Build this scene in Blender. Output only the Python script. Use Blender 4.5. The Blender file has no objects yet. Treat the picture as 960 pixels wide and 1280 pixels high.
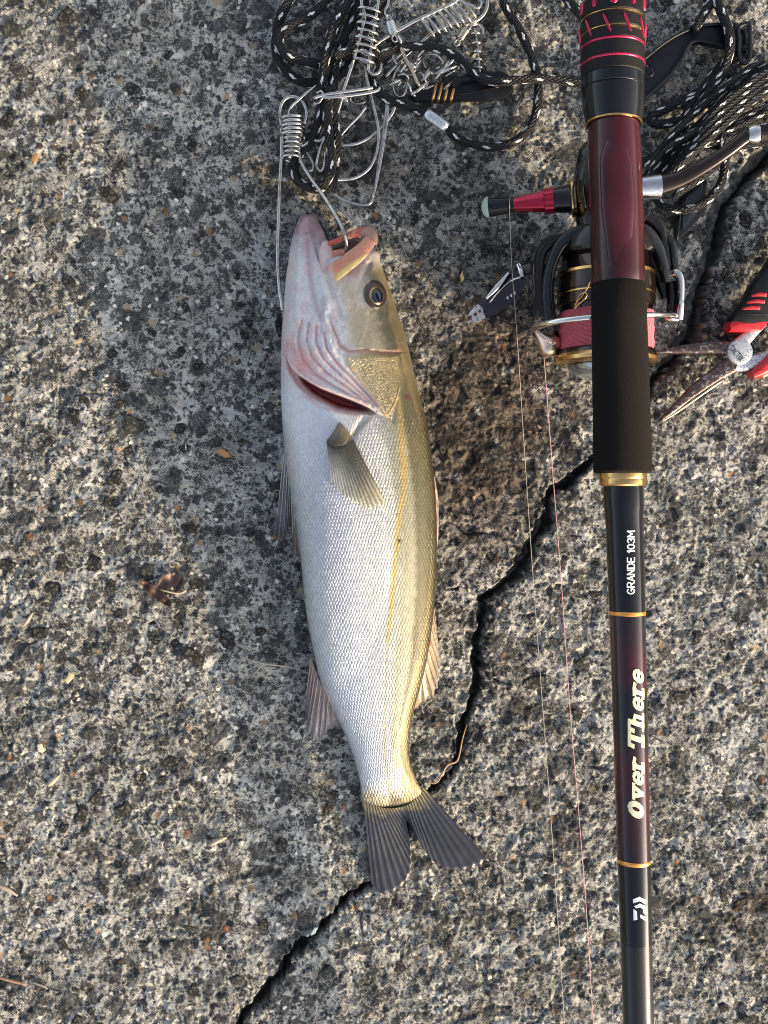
import bpy, bmesh, math, random
import numpy as np
from mathutils import Vector, Matrix

random.seed(7); np.random.seed(7)
sc = bpy.context.scene
COL = sc.collection

# ---------------------------------------------------------------- camera
H = 0.62            # camera height over the slab, metres
S = 0.00045         # metres on the ground per photo pixel (960 x 1280)
cam = bpy.data.cameras.new('camera'); cam_o = bpy.data.objects.new('camera', cam); COL.objects.link(cam_o)
cam_o.location = (0, 0, H); cam_o.rotation_euler = (0, 0, 0)
cam.sensor_fit = 'VERTICAL'; cam.angle = 2*math.atan(640*S/H)
cam.clip_start = 0.01; cam.clip_end = 500
sc.camera = cam_o

# ---------------------------------------------------------------- sky, sun, exposure
SUN_EL = math.radians(14.5); SUN_AZ = math.radians(128)      # azimuth clockwise from +Y (top of the photo)
w = bpy.data.worlds.new('World'); sc.world = w; w.use_nodes = True
wn = w.node_tree; wn.nodes.clear()
sky = wn.nodes.new('ShaderNodeTexSky'); sky.sky_type = 'NISHITA'; sky.sun_disc = False
sky.sun_elevation = SUN_EL; sky.sun_rotation = SUN_AZ
sky.air_density = 0.8; sky.dust_density = 3.5; sky.ozone_density = 0.35
bg = wn.nodes.new('ShaderNodeBackground'); bg.inputs[1].default_value = 0.15
wo = wn.nodes.new('ShaderNodeOutputWorld')
hs = wn.nodes.new('ShaderNodeHueSaturation'); hs.inputs['Saturation'].default_value = 0.55
wn.links.new(sky.outputs[0], hs.inputs['Color']); wn.links.new(hs.outputs[0], bg.inputs[0]); wn.links.new(bg.outputs[0], wo.inputs[0])
sl = bpy.data.lights.new('sun', 'SUN'); sl.energy = 2.7; sl.angle = math.radians(0.53); sl.color = (1.0, 0.74, 0.40)
so = bpy.data.objects.new('sun', sl); COL.objects.link(so)
sd = Vector((math.sin(SUN_AZ)*math.cos(SUN_EL), math.cos(SUN_AZ)*math.cos(SUN_EL), math.sin(SUN_EL)))
so.rotation_euler = sd.to_track_quat('Z', 'Y').to_euler(); so.location = sd*3
sc.view_settings.view_transform = 'Standard'; sc.view_settings.look = 'None'
sc.view_settings.gamma = 1; sc.view_settings.exposure = 1.22
sc.cycles.filter_width = 1.05; sc.cycles.max_bounces = 8; sc.cycles.transparent_max_bounces = 12

# ---------------------------------------------------------------- helpers
def P(px, py, z=0.0):
    """photo pixel at height z -> world point"""
    k = S*(H-z)/H
    return Vector(((px-480)*k, (640-py)*k, z))
def R(n, z): return n*S*(H-z)/H           # n photo pixels at height z -> metres

def hsh(ix, iy, s):
    n = (ix.astype(np.int64)*374761393 + iy.astype(np.int64)*668265263 + s*1442695) & 0xffffffff
    n = ((n ^ (n >> 13))*1274126177) & 0xffffffff
    return ((n ^ (n >> 16)) & 0xffff)/65535.0
def vnoise(x, y, s=0):
    ix = np.floor(x); iy = np.floor(y); fx = x-ix; fy = y-iy
    fx = fx*fx*(3-2*fx); fy = fy*fy*(3-2*fy)
    a = hsh(ix, iy, s); b = hsh(ix+1, iy, s); c = hsh(ix, iy+1, s); d = hsh(ix+1, iy+1, s)
    return (a*(1-fx)+b*fx)*(1-fy)+(c*(1-fx)+d*fx)*fy
def fbm(x, y, o=4, s=0, g=0.5):
    t = 0; a = 1; n = 0
    for i in range(o):
        t = t + a*vnoise(x*2**i+17.3*i, y*2**i-9.1*i, s+i); n += a; a *= g
    return t/n
def sst(a, b, x):
    t = np.clip((x-a)/(b-a), 0, 1); return t*t*(3-2*t)
def pdist(px, py, pts):
    """distance to a polyline, signed side (left of travel +) and arc fraction"""
    pts = np.array(pts, float); best = np.full(px.shape, 1e9); side = np.zeros(px.shape); arc = np.zeros(px.shape)
    L = np.hypot(*(pts[1:]-pts[:-1]).T); C = np.concatenate([[0], np.cumsum(L)]); T = C[-1]
    for i in range(len(pts)-1):
        ax, ay = pts[i]; dx, dy = pts[i+1]-pts[i]
        t = np.clip(((px-ax)*dx+(py-ay)*dy)/(L[i]**2+1e-9), 0, 1)
        ex = px-ax-t*dx; ey = py-ay-t*dy; d = np.hypot(ex, ey)
        m = d < best
        best = np.where(m, d, best); side = np.where(m, np.sign(dx*ey-dy*ex), side)
        arc = np.where(m, (C[i]+t*L[i])/T, arc)
    return best, side, arc
def inpoly(px, py, poly):
    r = np.zeros(px.shape, bool); n = len(poly)
    for i in range(n):
        x1, y1 = poly[i]; x2, y2 = poly[(i+1) % n]
        if y1 == y2: continue
        c = ((y1 > py) != (y2 > py)) & (px < (x2-x1)*(py-y1)/(y2-y1)+x1)
        r ^= c
    return r
def polymask(px, py, poly, soft):
    d, _, _ = pdist(px, py, list(poly)+[poly[0]])
    d = np.where(inpoly(px, py, poly), d, -d)
    return sst(-soft, soft, d)
def line(px, py, pts, wd):
    d, _, _ = pdist(px, py, pts); return np.exp(-(d/wd)**2)
def blob(px, py, cx, cy, rx, ry, a=0):
    c, s = math.cos(a), math.sin(a); x = px-cx; y = py-cy
    return np.exp(-((x*c+y*s)/rx)**2-((-x*s+y*c)/ry)**2)
def catmull(pts, n=8, closed=False):
    p = [Vector(q) for q in pts]; out = []
    if len(p) < 3 and not closed:
        return [p[0].lerp(p[1], i/n) for i in range(n+1)]
    m = len(p)
    rng = range(m if closed else m-1)
    g = (lambda i: p[i % m]) if closed else (lambda i: p[i] if 0 <= i < m else (2*p[0]-p[1] if i < 0 else 2*p[-1]-p[-2]))
    for i in rng:
        a, b, c, d = g(i-1), g(i), g(i+1), g(i+2)
        for k in range(n):
            t = k/n
            out.append(0.5*((2*b)+(c-a)*t+(2*a-5*b+4*c-d)*t*t+(3*b-a-3*c+d)*t**3))
    if not closed: out.append(p[-1])
    return out

def new_obj(name, me, mat=None, parent=None, smooth=True):
    o = bpy.data.objects.new(name, me); COL.objects.link(o)
    if mat is not None and len(me.materials) == 0: me.materials.append(mat)
    if smooth and len(me.polygons): me.polygons.foreach_set('use_smooth', [True]*len(me.polygons))
    if parent is not None: o.parent = parent; o.matrix_parent_inverse = Matrix.Translation(parent.location).inverted()
    return o
def mesh(name, vs, fs, mat=None, parent=None, smooth=True, uv=None, cols=None):
    me = bpy.data.meshes.new(name); me.from_pydata([tuple(v) for v in vs], [], fs)
    if uv is not None:
        l = me.uv_layers.new(name='UVMap'); a = np.array(uv, dtype=np.float32)
        li = np.zeros(len(me.loops), dtype=np.int32); me.loops.foreach_get('vertex_index', li)
        if len(a) == len(me.loops): l.data.foreach_set('uv', a.ravel())
        else: l.data.foreach_set('uv', a[li].ravel())
    if cols is not None:
        c = me.color_attributes.new(name='Col', type='FLOAT_COLOR', domain='POINT')
        a = np.ones((len(vs), 4), dtype=np.float32); a[:, :3] = np.array(cols)[:, :3]; c.data.foreach_set('color', a.ravel())
    me.validate(); me.update()
    return new_obj(name, me, mat, parent, smooth)
def gridmesh(name, X, Y, Z, mat, parent=None, cols=None, uv=None, attrs=None, wrap=False):
    """a big numpy grid as one mesh"""
    n, m = X.shape
    co = np.stack([X, Y, Z], -1).reshape(-1, 3).astype(np.float32)
    i = np.arange(n*m).reshape(n, m)
    if wrap: i = np.concatenate([i, i[:, :1]], 1)
    q = np.stack([i[:-1, :-1], i[:-1, 1:], i[1:, 1:], i[1:, :-1]], -1).reshape(-1, 4)[:, ::-1].astype(np.int32)
    me = bpy.data.meshes.new(name)
    me.vertices.add(len(co)); me.vertices.foreach_set('co', co.ravel())
    me.loops.add(q.size); me.loops.foreach_set('vertex_index', q.ravel())
    me.polygons.add(len(q)); me.polygons.foreach_set('loop_start', np.arange(0, q.size, 4, dtype=np.int32))
    me.polygons.foreach_set('loop_total', np.full(len(q), 4, dtype=np.int32))
    me.polygons.foreach_set('use_smooth', np.ones(len(q), bool))
    me.update(calc_edges=True)
    if cols is not None:
        c = me.color_attributes.new(name='Col', type='FLOAT_COLOR', domain='POINT')
        a = np.ones((len(co), 4), dtype=np.float32); a[:, :3] = cols.reshape(-1, 3); c.data.foreach_set('color', a.ravel())
    for k, v in (attrs or {}).items():
        a = me.attributes.new(k, 'FLOAT', 'POINT'); a.data.foreach_set('value', v.ravel().astype(np.float32))
    if uv is not None:
        l = me.uv_layers.new(name='UVMap'); u = uv.reshape(-1, 2).astype(np.float32)
        l.data.foreach_set('uv', u[q.ravel()].ravel())
    o = bpy.data.objects.new(name, me); COL.objects.link(o); me.materials.append(mat)
    if parent is not None: o.parent = parent; o.matrix_parent_inverse = Matrix.Translation(parent.location).inverted()
    return o

def frames(pts):
    T = []; n = len(pts)
    for i in range(n):
        t = pts[min(i+1, n-1)]-pts[max(i-1, 0)]
        T.append(t.normalized() if t.length > 1e-12 else Vector((0, 1, 0)))
    up = Vector((0, 0, 1)) if abs(T[0].z) < 0.9 else Vector((1, 0, 0))
    N = (up - T[0]*up.dot(T[0])).normalized(); out = []
    for t in T:
        N = (N - t*N.dot(t)); N = N.normalized() if N.length > 1e-9 else Vector((1, 0, 0))
        out.append((t, N, t.cross(N)))
    return out
def tube_data(pts, rad, sides=8, cap=True, flat=1.0):
    pts = [Vector(p) for p in pts]; fr = frames(pts); vs = []; fs = []; uv = []; L = 0
    for i, (p, (t, N, B)) in enumerate(zip(pts, fr)):
        if i: L += (p-pts[i-1]).length
        r = rad[i] if hasattr(rad, '__len__') else rad
        for k in range(sides):
            a = 2*math.pi*k/sides
            vs.append(p+N*(r*flat*math.cos(a))+B*(r*math.sin(a)))
    lens = [0]
    for i in range(1, len(pts)): lens.append(lens[-1]+(pts[i]-pts[i-1]).length)
    for i in range(len(pts)-1):
        for k in range(sides):
            k2 = (k+1) % sides
            fs.append((i*sides+k, i*sides+k2, (i+1)*sides+k2, (i+1)*sides+k))
            uv += [(lens[i], k/sides), (lens[i], (k+1)/sides), (lens[i+1], (k+1)/sides), (lens[i+1], k/sides)]
    if cap:
        a = tuple(range(sides))[::-1]; b = tuple((len(pts)-1)*sides+k for k in range(sides))
        fs.append(a); fs.append(b); uv += [(0, 0)]*(2*sides)
    return vs, fs, uv
def tube(name, pts, rad, mat, parent=None, sides=8, n=6, smooth_path=True, closed=False, flat=1.0, cap=True):
    if smooth_path: 
        q = catmull(pts, n, closed)
        if closed: q.append(q[0])
        if hasattr(rad, '__len__'):
            rad = np.interp(np.linspace(0, 1, len(q)), np.linspace(0, 1, len(rad)), rad)
        pts = q
    vs, fs, uv = tube_data(pts, rad, sides, cap and not closed, flat)
    return mesh(name, vs, fs, mat, parent, True, uv)
def join_data(lst):
    V = []; F = []; U = []
    for vs, fs, uv in lst:
        o = len(V); V += vs; F += [tuple(i+o for i in f) for f in fs]; U += uv
    return V, F, U
def lathe(name, o, ax, prof, mat, parent=None, sides=32, bumps=0, bamp=0):
    """prof: (t, r) along the axis from point o; bumps = facets round the circumference"""
    o = Vector(o); ax = Vector(ax).normalized()
    up = Vector((0, 0, 1)) if abs(ax.z) < 0.9 else Vector((1, 0, 0))
    N = (up-ax*up.dot(ax)).normalized(); B = ax.cross(N); vs = []; fs = []
    for t, r in prof:
        for k in range(sides):
            a = 2*math.pi*k/sides; rr = r*(1+bamp*math.cos(bumps*a)) if bumps else r
            vs.append(o+ax*t+(N*math.cos(a)+B*math.sin(a))*rr)
    for i in range(len(prof)-1):
        for k in range(sides):
            k2 = (k+1) % sides
            fs.append((i*sides+k, i*sides+k2, (i+1)*sides+k2, (i+1)*sides+k))
    fs.append(tuple(range(sides))[::-1]); fs.append(tuple((len(prof)-1)*sides+k for k in range(sides)))
    ob = mesh(name, vs, fs, mat, parent, True)
    ob.data.set_sharp_from_angle(angle=math.radians(38))
    return ob
def plate(name, outline, z0, th, mat, parent=None, bev=0.0004, ztop=None):
    """a flat piece with an outline in photo pixels, real thickness and rounded edges; z0 may be a function of (px,py)"""
    zf = z0 if callable(z0) else (lambda a, b: z0)
    bm = bmesh.new()
    top = [bm.verts.new(P(x, y, zf(x, y)+th)) for x, y in outline]
    bot = [bm.verts.new(P(x, y, zf(x, y)+th) - Vector((0, 0, th))) for x, y in outline]
    n = len(outline)
    bm.faces.new(top); bm.faces.new(bot[::-1])
    for i in range(n): bm.faces.new((top[i], bot[i], bot[(i+1) % n], top[(i+1) % n]))
    bmesh.ops.recalc_face_normals(bm, faces=bm.faces)
    if bev:
        es = [e for e in bm.edges if all(v in top for v in e.verts)]
        bmesh.ops.bevel(bm, geom=es, offset=bev, segments=2, profile=0.6, affect='EDGES')
    me = bpy.data.meshes.new(name); bm.to_mesh(me); bm.free()
    o = new_obj(name, me, mat, parent, True); me.set_sharp_from_angle(angle=math.radians(35)); return o
def thing(name, label, cat, loc=(0, 0, 0), group=None):
    o = bpy.data.objects.new(name, None); COL.objects.link(o); o.location = loc; o.empty_display_size = 0.01
    return tag(o, label, cat, group)
def tag(o, label, cat, group=None):
    o['label'] = label; o['category'] = cat
    if group: o['group'] = group
    return o

# ---------------------------------------------------------------- node helpers
class NT:
    def __init__(s, name):
        s.m = bpy.data.materials.new(name); s.m.use_nodes = True; s.t = s.m.node_tree
        s.b = s.t.nodes['Principled BSDF']; s.out = s.t.nodes['Material Output']
    def n(s, typ, ins=None, **kw):
        nd = s.t.nodes.new(typ)
        for k, v in kw.items(): setattr(nd, k, v)
        for k, v in (ins or {}).items():
            if isinstance(v, bpy.types.NodeSocket): s.t.links.new(v, nd.inputs[k])
            else: nd.inputs[k].default_value = v
        return nd
    def lk(s, a, b): s.t.links.new(a, b)
    def obj(s): return s.n('ShaderNodeTexCoord').outputs['Object']
    def uv(s): return s.n('ShaderNodeTexCoord').outputs['UV']
    def noise(s, scale, detail=3, vec=None, rough=0.5, dist=0):
        nd = s.n('ShaderNodeTexNoise', {'Scale': scale, 'Detail': detail, 'Roughness': rough, 'Distortion': dist})
        s.lk(vec or s.obj(), nd.inputs['Vector']); return nd.outputs[0]
    def vor(s, scale, vec=None, feature='F1', rnd=1.0):
        nd = s.n('ShaderNodeTexVoronoi', {'Scale': scale, 'Randomness': rnd}, feature=feature)
        s.lk(vec or s.obj(), nd.inputs['Vector']); return nd
    def math(s, op, a, b=0.0, c=0.0, clamp=False):
        nd = s.n('ShaderNodeMath', operation=op, use_clamp=clamp)
        for i, v in enumerate((a, b, c)):
            if isinstance(v, bpy.types.NodeSocket): s.lk(v, nd.inputs[i])
            else: nd.inputs[i].default_value = v
        return nd.outputs[0]
    def rng(s, v, a, b, c=0.0, d=1.0):
        nd = s.n('ShaderNodeMapRange', {'From Min': a, 'From Max': b, 'To Min': c, 'To Max': d}, interpolation_type='SMOOTHSTEP')
        s.lk(v, nd.inputs[0]); return nd.outputs[0]
    def mix(s, f, a, b, mode='MIX'):
        nd = s.n('ShaderNodeMix', data_type='RGBA', blend_type=mode)
        for i, v in ((0, f), (6, a), (7, b)):
            if isinstance(v, bpy.types.NodeSocket): s.lk(v, nd.inputs[i])
            else: nd.inputs[i].default_value = v if i == 0 or len(v) == 4 else (*v, 1)
        return nd.outputs[2]
    def col(s, v): 
        if isinstance(v, bpy.types.NodeSocket): s.lk(v, s.b.inputs['Base Color'])
        else: s.b.inputs['Base Color'].default_value = (*v, 1)
    def set(s, **kw):
        names = dict(rough='Roughness', metal='Metallic', coat='Coat Weight', coatr='Coat Roughness', alpha='Alpha', spec='Specular IOR Level',
                     trans='Transmission Weight', sss='Subsurface Weight', sheen='Sheen Weight', ior='IOR', sssc='Subsurface Scale')
        for k, v in kw.items():
            i = s.b.inputs[names[k]]
            if isinstance(v, bpy.types.NodeSocket): s.lk(v, i)
            else: i.default_value = v
    def bump(s, h, dist=0.001, strength=1.0, prev=None):
        nd = s.n('ShaderNodeBump', {'Strength': strength, 'Distance': dist}); s.lk(h, nd.inputs['Height'])
        if prev is not None: s.lk(prev, nd.inputs['Normal'])
        s.lk(nd.outputs[0], s.b.inputs['Normal']); return nd.outputs[0]
def simple(name, col, rough=0.5, metal=0.0, coat=0.0, grain=0.0, gs=1500, wear=None, **kw):
    t = NT(name)
    c = col
    nz = t.noise(gs, 4)
    if wear is not None:
        c = t.mix(t.rng(t.noise(gs*0.3, 6), 0.52, 0.68), (*col, 1), (*wear, 1))
    else:
        c = t.mix(t.rng(nz, 0.3, 0.7), tuple(x*0.85 for x in col)+(1,), tuple(min(1, x*1.12) for x in col)+(1,))
    t.col(c); t.set(rough=t.rng(nz, 0.2, 0.8, rough*0.8, min(1, rough*1.2)), metal=metal, coat=coat, **kw)
    if grain: t.bump(nz, grain)
    return t.m
# ================================================================ GROUND
CRACK = [(1010,140),(960,190),(935,215),(905,250),(893,290),(885,330),(872,380),(862,420),(840,450),(820,470),(808,500),(780,545),(742,575),
         (715,598),(690,615),(683,650),(665,680),(650,710),(625,735),(605,750),(598,790),(597,840),(594,870),(580,905),(575,945),(560,970),
         (540,985),(515,1020),(490,1070),(462,1108),(440,1120),(420,1145),(385,1175),(360,1195),(350,1220),(330,1240),(310,1262),(296,1290),(260,1340)]
CW = [13,13,13,14,14,14,13,12,10,7,6,6,7,7,8,9,10,11,10,8,7,7,6,6,5,4,3,3,3,4,6,7,6,6,8,9,7,7,7]
def ground_h(X, Y, fine=True):
    px = X/S+480; py = 640-Y/S
    far = np.clip((np.hypot(X, Y)-0.5)/2, 0, 1)
    # distorted coordinates give ragged, angular lumps
    wx = px+6*(vnoise(px/9, py/9, 91)-.5); wy = py+6*(vnoise(px/9, py/9, 92)-.5)
    h = 0.0028*(fbm(px/170, py/170, 3, 5)-.5)
    h = h+0.0024*(fbm(wx/34, wy/34, 3, 11, 0.5)-.5)
    l = fbm(wx/11, wy/11, 2, 21); h = h+0.0010*(l-.5)
    pits = fbm(wx/12, wy/12, 2, 33); h = h-0.0012*sst(0.62, 0.74, pits)
    if fine: h = h+0.0007*(vnoise(px/3.4, py/3.4, 41)-.5)+0.0005*(hsh(np.floor(px/1.6), np.floor(py/1.6), 43)-.5)*sst(.35, .65, fbm(px/20, py/20, 2, 47))
    # the rough broken hollow between fish and rod, and lower right
    rg = blob(px, py, 640, 560, 120, 170, 0.2)+0.8*blob(px, py, 950, 1130, 60, 60)+0.5*blob(px, py, 480, 220, 200, 70)
    h = h+0.0022*rg*(fbm(wx/13, wy/13, 3, 61)-.55)
    # crack
    jx = 11*(fbm(px/17, py/17, 2, 71)-.5)+5*(vnoise(px/5, py/5, 73)-.5); jy = 11*(fbm(px/17, py/17, 2, 72)-.5)+5*(vnoise(px/5, py/5, 74)-.5)
    d, sd_, arc = pdist(px+jx, py+jy, CRACK)
    p = np.array(CRACK, float); L = np.concatenate([[0], np.cumsum(np.hypot(*(p[1:]-p[:-1]).T))]); L /= L[-1]
    W = np.interp(arc, L, CW)*(0.55+0.9*fbm(px/16, py/16, 2, 77))
    sdist = d*sd_
    up = np.where(sdist > 0, sst(W*0.95, W*0.72, sdist), sst(W*1.05, W*0.5, -sdist))
    deep = np.interp(py, [0, 420, 560, 1000, 1280], [0.0055, 0.006, 0.008, 0.009, 0.010])*(0.75+0.5*fbm(px/8, py/8, 2, 79))
    h = h*(1-up*0.5)-deep*up
    core = np.exp(-((sdist+W*0.25)/2.6)**2); h = h-np.interp(py, [0, 560, 1280], [0.010, 0.008, 0.006])*core; up = np.maximum(up, core)
    # crumbled rim: grains missing along both edges
    rim = np.exp(-(np.clip(d-W, 0, 99)/9)**2)*(1-up); h = h-0.0020*rim*sst(0.55, 0.66, fbm(px/5.5, py/5.5, 2, 83))
    # a few hairline offshoots
    for br in ([(655,690),(640,672),(618,665),(590,668),(562,652)], [(600,745),(575,730),(560,735)], [(596,830),(615,850),(640,856)], [(440,1120),(450,1145),(452,1170)], [(866,400),(890,420),(915,425)]):
        db, _, ab = pdist(px+jx*.8, py+jy*.8, br); h = h-0.0022*np.exp(-(db/(2.6*(1-.7*ab)))**2)
    return h*(1-far), up, rg
def ghs(px, py, z=0.0):
    """ground height under the photo pixel"""
    a, _, _ = ground_h(np.array([(px-480)*S]), np.array([(640-py)*S])); return float(a[0])

def axis(c, step, far):
    a = list(np.arange(0, c, step)); s = step
    while a[-1] < far: s = min(s*1.22, 6); a.append(a[-1]+s)
    a = np.array(a); return np.concatenate([-a[:0:-1], a])
gx = axis(0.232, 0.00054, 60); gy = axis(0.306, 0.00054, 60)
GX, GY = np.meshgrid(gx, gy)
GZ, GUP, GRG = ground_h(GX, GY)

t = NT('weathered_concrete')
ob = t.obj()
dis = t.n('ShaderNodeTexNoise', {'Scale': 520.0, 'Detail': 3.0, 'Vector': ob})
wv = t.n('ShaderNodeVectorMath', {0: dis.outputs[1], 1: (0.5, 0.5, 0.5)}, operation='SUBTRACT')
wv = t.n('ShaderNodeVectorMath', {0: wv.outputs[0], 'Scale': 0.0042}, operation='SCALE')
wv = t.n('ShaderNodeVectorMath', {0: ob, 1: wv.outputs[0]}, operation='ADD').outputs[0]
flat_ = t.n('ShaderNodeVectorMath', {0: wv, 1: (1, 1, 0)}, operation='MULTIPLY').outputs[0]
patch = t.noise(75, 7, rough=0.66)
fine = t.noise(1150, 5, rough=0.85)
fine2 = t.noise(2600, 2, rough=0.7)
k = t.math('ADD', t.math('MULTIPLY', fine, 0.70), t.math('MULTIPLY', patch, 0.46))
k = t.math('ADD', k, t.math('MULTIPLY', t.math('SUBTRACT', fine2, 0.5), 0.40))
cem = t.rng(k, 0.495, 0.635)
base = t.mix(cem, (0.034, 0.036, 0.036), (0.52, 0.53, 0.51))
warm = t.mix(t.rng(t.noise(160, 4), 0.60, 0.76), base, t.mix(cem, (0.05, 0.042, 0.034), (0.62, 0.55, 0.44)))
c = warm
hgt = t.math('MULTIPLY', fine, 0.5)
for scale, thr, r0, r1, dark in ((85, 0.14, 0.50, 0.34, (0.040, 0.043, 0.046)), (170, 0.20, 0.50, 0.36, (0.030, 0.031, 0.033)),
                                 (300, 0.28, 0.46, 0.34, (0.022, 0.023, 0.026)), (540, 0.36, 0.46, 0.3, (0.02, 0.02, 0.022))):
    v = t.vor(scale, flat_); sep = t.n('ShaderNodeSeparateColor', {0: v.outputs['Color']})
    ed = t.vor(scale, flat_, 'DISTANCE_TO_EDGE').outputs['Distance']
    on = t.math('LESS_THAN', sep.outputs[0], thr)
    m = t.math('MULTIPLY', t.rng(t.math('SUBTRACT', ed, t.math('MULTIPLY', sep.outputs[1], 0.10)), 0.015, 0.06), on)
    m = t.math('MULTIPLY', m, t.rng(fine, 0.64, 0.54, 0.10, 0.92))
    stone = t.mix(t.rng(fine2, 0.35, 0.7), dark, tuple(x*2.6 for x in dark))
    c = t.mix(m, c, stone)
    hgt = t.math('ADD', hgt, t.math('MULTIPLY', m, 0.35))
# ochre chips
v = t.vor(170, flat_); sep = t.n('ShaderNodeSeparateColor', {0: v.outputs['Color']})
m = t.math('MULTIPLY', t.math('LESS_THAN', sep.outputs[2], 0.022), t.rng(v.outputs['Distance'], 0.36, 0.24))
c = t.mix(t.math('MULTIPLY', m, 0.85), c, t.mix(sep.outputs[0], (0.26, 0.13, 0.06), (0.42, 0.34, 0.22)))
v = t.vor(330, flat_); sep = t.n('ShaderNodeSeparateColor', {0: v.outputs['Color']})
m = t.math('MULTIPLY', t.math('LESS_THAN', sep.outputs[2], 0.045), t.rng(v.outputs['Distance'], 0.42, 0.3))
c = t.mix(m, c, (0.72, 0.70, 0.64))
c = t.mix(t.math('MULTIPLY', t.rng(t.noise(3300, 3, rough=.8), 0.56, 0.66), 0.55), c, (0.05, 0.05, 0.052))
c = t.mix(t.rng(t.noise(28, 4, rough=.6), 0.38, 0.62), t.mix(1.0, c, (0.70, 0.69, 0.67), 'MULTIPLY'), c)
# darker brown patches (their own shapes, stored on the mesh)
st = t.n('ShaderNodeAttribute', attribute_name='brown_patch').outputs['Fac']
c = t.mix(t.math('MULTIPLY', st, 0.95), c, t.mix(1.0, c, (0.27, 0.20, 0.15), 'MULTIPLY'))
cr = t.n('ShaderNodeAttribute', attribute_name='crack').outputs['Fac']
c = t.mix(t.math('MULTIPLY', cr, 0.8), c, t.mix(fine, (0.028, 0.03, 0.032), (0.09, 0.09, 0.09)))
t.col(c); t.set(rough=t.rng(fine, 0.3, 0.7, 0.62, 0.95), spec=0.35)
b1 = t.bump(hgt, 0.0005, 0.7); t.bump(fine2, 0.0003, 0.8, b1)
M_ground = t.m

brown_patch = np.clip(1.35*blob(GX/S+480, 640-GY/S, 612, 535, 100, 155, 0.15)+0.9*blob(GX/S+480, 640-GY/S, 955, 1140, 45, 55)
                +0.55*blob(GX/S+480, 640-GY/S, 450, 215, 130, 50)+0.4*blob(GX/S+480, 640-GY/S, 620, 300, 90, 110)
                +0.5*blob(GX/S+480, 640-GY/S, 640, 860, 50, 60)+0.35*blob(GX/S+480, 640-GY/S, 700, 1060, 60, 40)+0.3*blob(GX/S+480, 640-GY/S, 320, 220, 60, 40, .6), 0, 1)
brown_patch *= sst(0.30, 0.56, fbm((GX/S)/22, (GY/S)/22, 4, 301)+0.18*brown_patch)
ground = gridmesh('ground', GX, GY, GZ, M_ground, attrs={'brown_patch': brown_patch, 'crack': GUP*sst(0.1, 0.6, GUP)})
ground['kind'] = 'structure'

# dark aggregate stones set in the concrete, each a piece of the ground
def stone_mat(name, a, b):
    t = NT(name); f = t.noise(5.5, 5, rough=0.75); g = t.noise(2, 3)
    c = t.mix(t.rng(f, 0.35, 0.7), (*a, 1), (*b, 1))
    c = t.mix(t.math('MULTIPLY', t.rng(t.noise(3.2, 6, rough=0.8), 0.54, 0.60), 0.8), c, (0.36, 0.36, 0.34))
    t.col(c); t.set(rough=0.8, spec=0.3); t.bump(f, 0.25); return t.m
SM = [stone_mat('basalt_aggregate', (0.020, 0.022, 0.026), (0.060, 0.063, 0.068)), stone_mat('grey_aggregate', (0.045, 0.05, 0.056), (0.12, 0.13, 0.135)),
      stone_mat('brown_aggregate', (0.05, 0.028, 0.018), (0.13, 0.08, 0.05)), stone_mat('ochre_aggregate', (0.17, 0.095, 0.05), (0.36, 0.25, 0.14))]
stone_meshes = []
for si in range(14):
    mi = 0 if si < 6 else 1 if si < 9 else 2 if si < 11 else 3
    n = random.choice([7, 8, 9, 10]); vs = []; el = random.uniform(0.6, 1)
    rr = [random.uniform(0.66, 1.12) for _ in range(n)]
    for ring, (k, z) in enumerate(((1.0, -0.35), (0.95, 0.0), (0.66, 0.12))):
        for i in range(n):
            a = 2*math.pi*(i+random.uniform(-.18, .18))/n
            vs.append((k*rr[i]*math.cos(a), k*rr[i]*el*math.sin(a), z+random.uniform(-.04, .04)))
    vs.append((0, 0, 0.14)); fs = []
    for r_ in range(2):
        for i in range(n): fs.append((r_*n+i, r_*n+(i+1) % n, (r_+1)*n+(i+1) % n, (r_+1)*n+i))
    for i in range(n): fs.append((2*n+i, 2*n+(i+1) % n, 3*n))
    me = bpy.data.meshes.new('stone'); me.from_pydata(vs, [], fs); me.materials.append(SM[mi]); me.update(); stone_meshes.append(me)
known = [(60,150,12,0),(86,20,14,0),(265,62,16,1),(165,110,11,0),(175,122,9,0),(104,116,11,0),(8,150,13,0),(75,202,12,0),(146,208,11,0),(137,243,15,0),
         (240,178,12,0),(85,350,13,0),(90,325,9,0),(300,125,10,0),(297,345,7,0),(94,520,13,0),(105,500,9,0),(165,530,16,1),(150,505,9,0),(145,595,14,0),
         (230,560,9,0),(225,535,10,0),(140,440,8,0),(225,440,12,0),(247,455,10,0),(190,415,9,0),(305,420,11,0),(310,400,9,0),(150,480,9,0),(116,705,14,0),
         (65,735,12,0),(50,790,13,0),(110,815,8,0),(245,730,14,0),(225,775,15,0),(225,755,8,0),(285,800,16,0),(275,688,6,0),(325,790,9,0),(185,715,12,1),
         (150,935,9,0),(177,972,9,0),(200,975,8,0),(103,1018,12,0),(80,1035,8,0),(128,1110,8,0),(182,1255,11,0),(130,1140,9,0),(78,1180,11,0),(115,875,9,0),
         (275,665,8,0),(330,1155,9,0),(298,1225,14,1),(920,60,9,0),(548,480,12,0),(553,470,8,0),(905,405,12,1),(898,382,8,0),(905,345,7,0),(862,1200,9,0),
         (905,1120,9,0),(895,910,9,1),(880,1180,7,0),(850,870,12,0),(900,860,10,0),(925,1130,12,2),(700,650,5,1),(660,640,9,1),(650,1190,8,0),(620,700,8,2),
         (545,640,5,2),(700,1050,9,2),(240,660,9,2),(410,1010,8,0),(350,1125,10,1),(560,1180,12,0),(500,1210,10,0),(630,1000,9,0),(650,930,10,0)]
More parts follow.
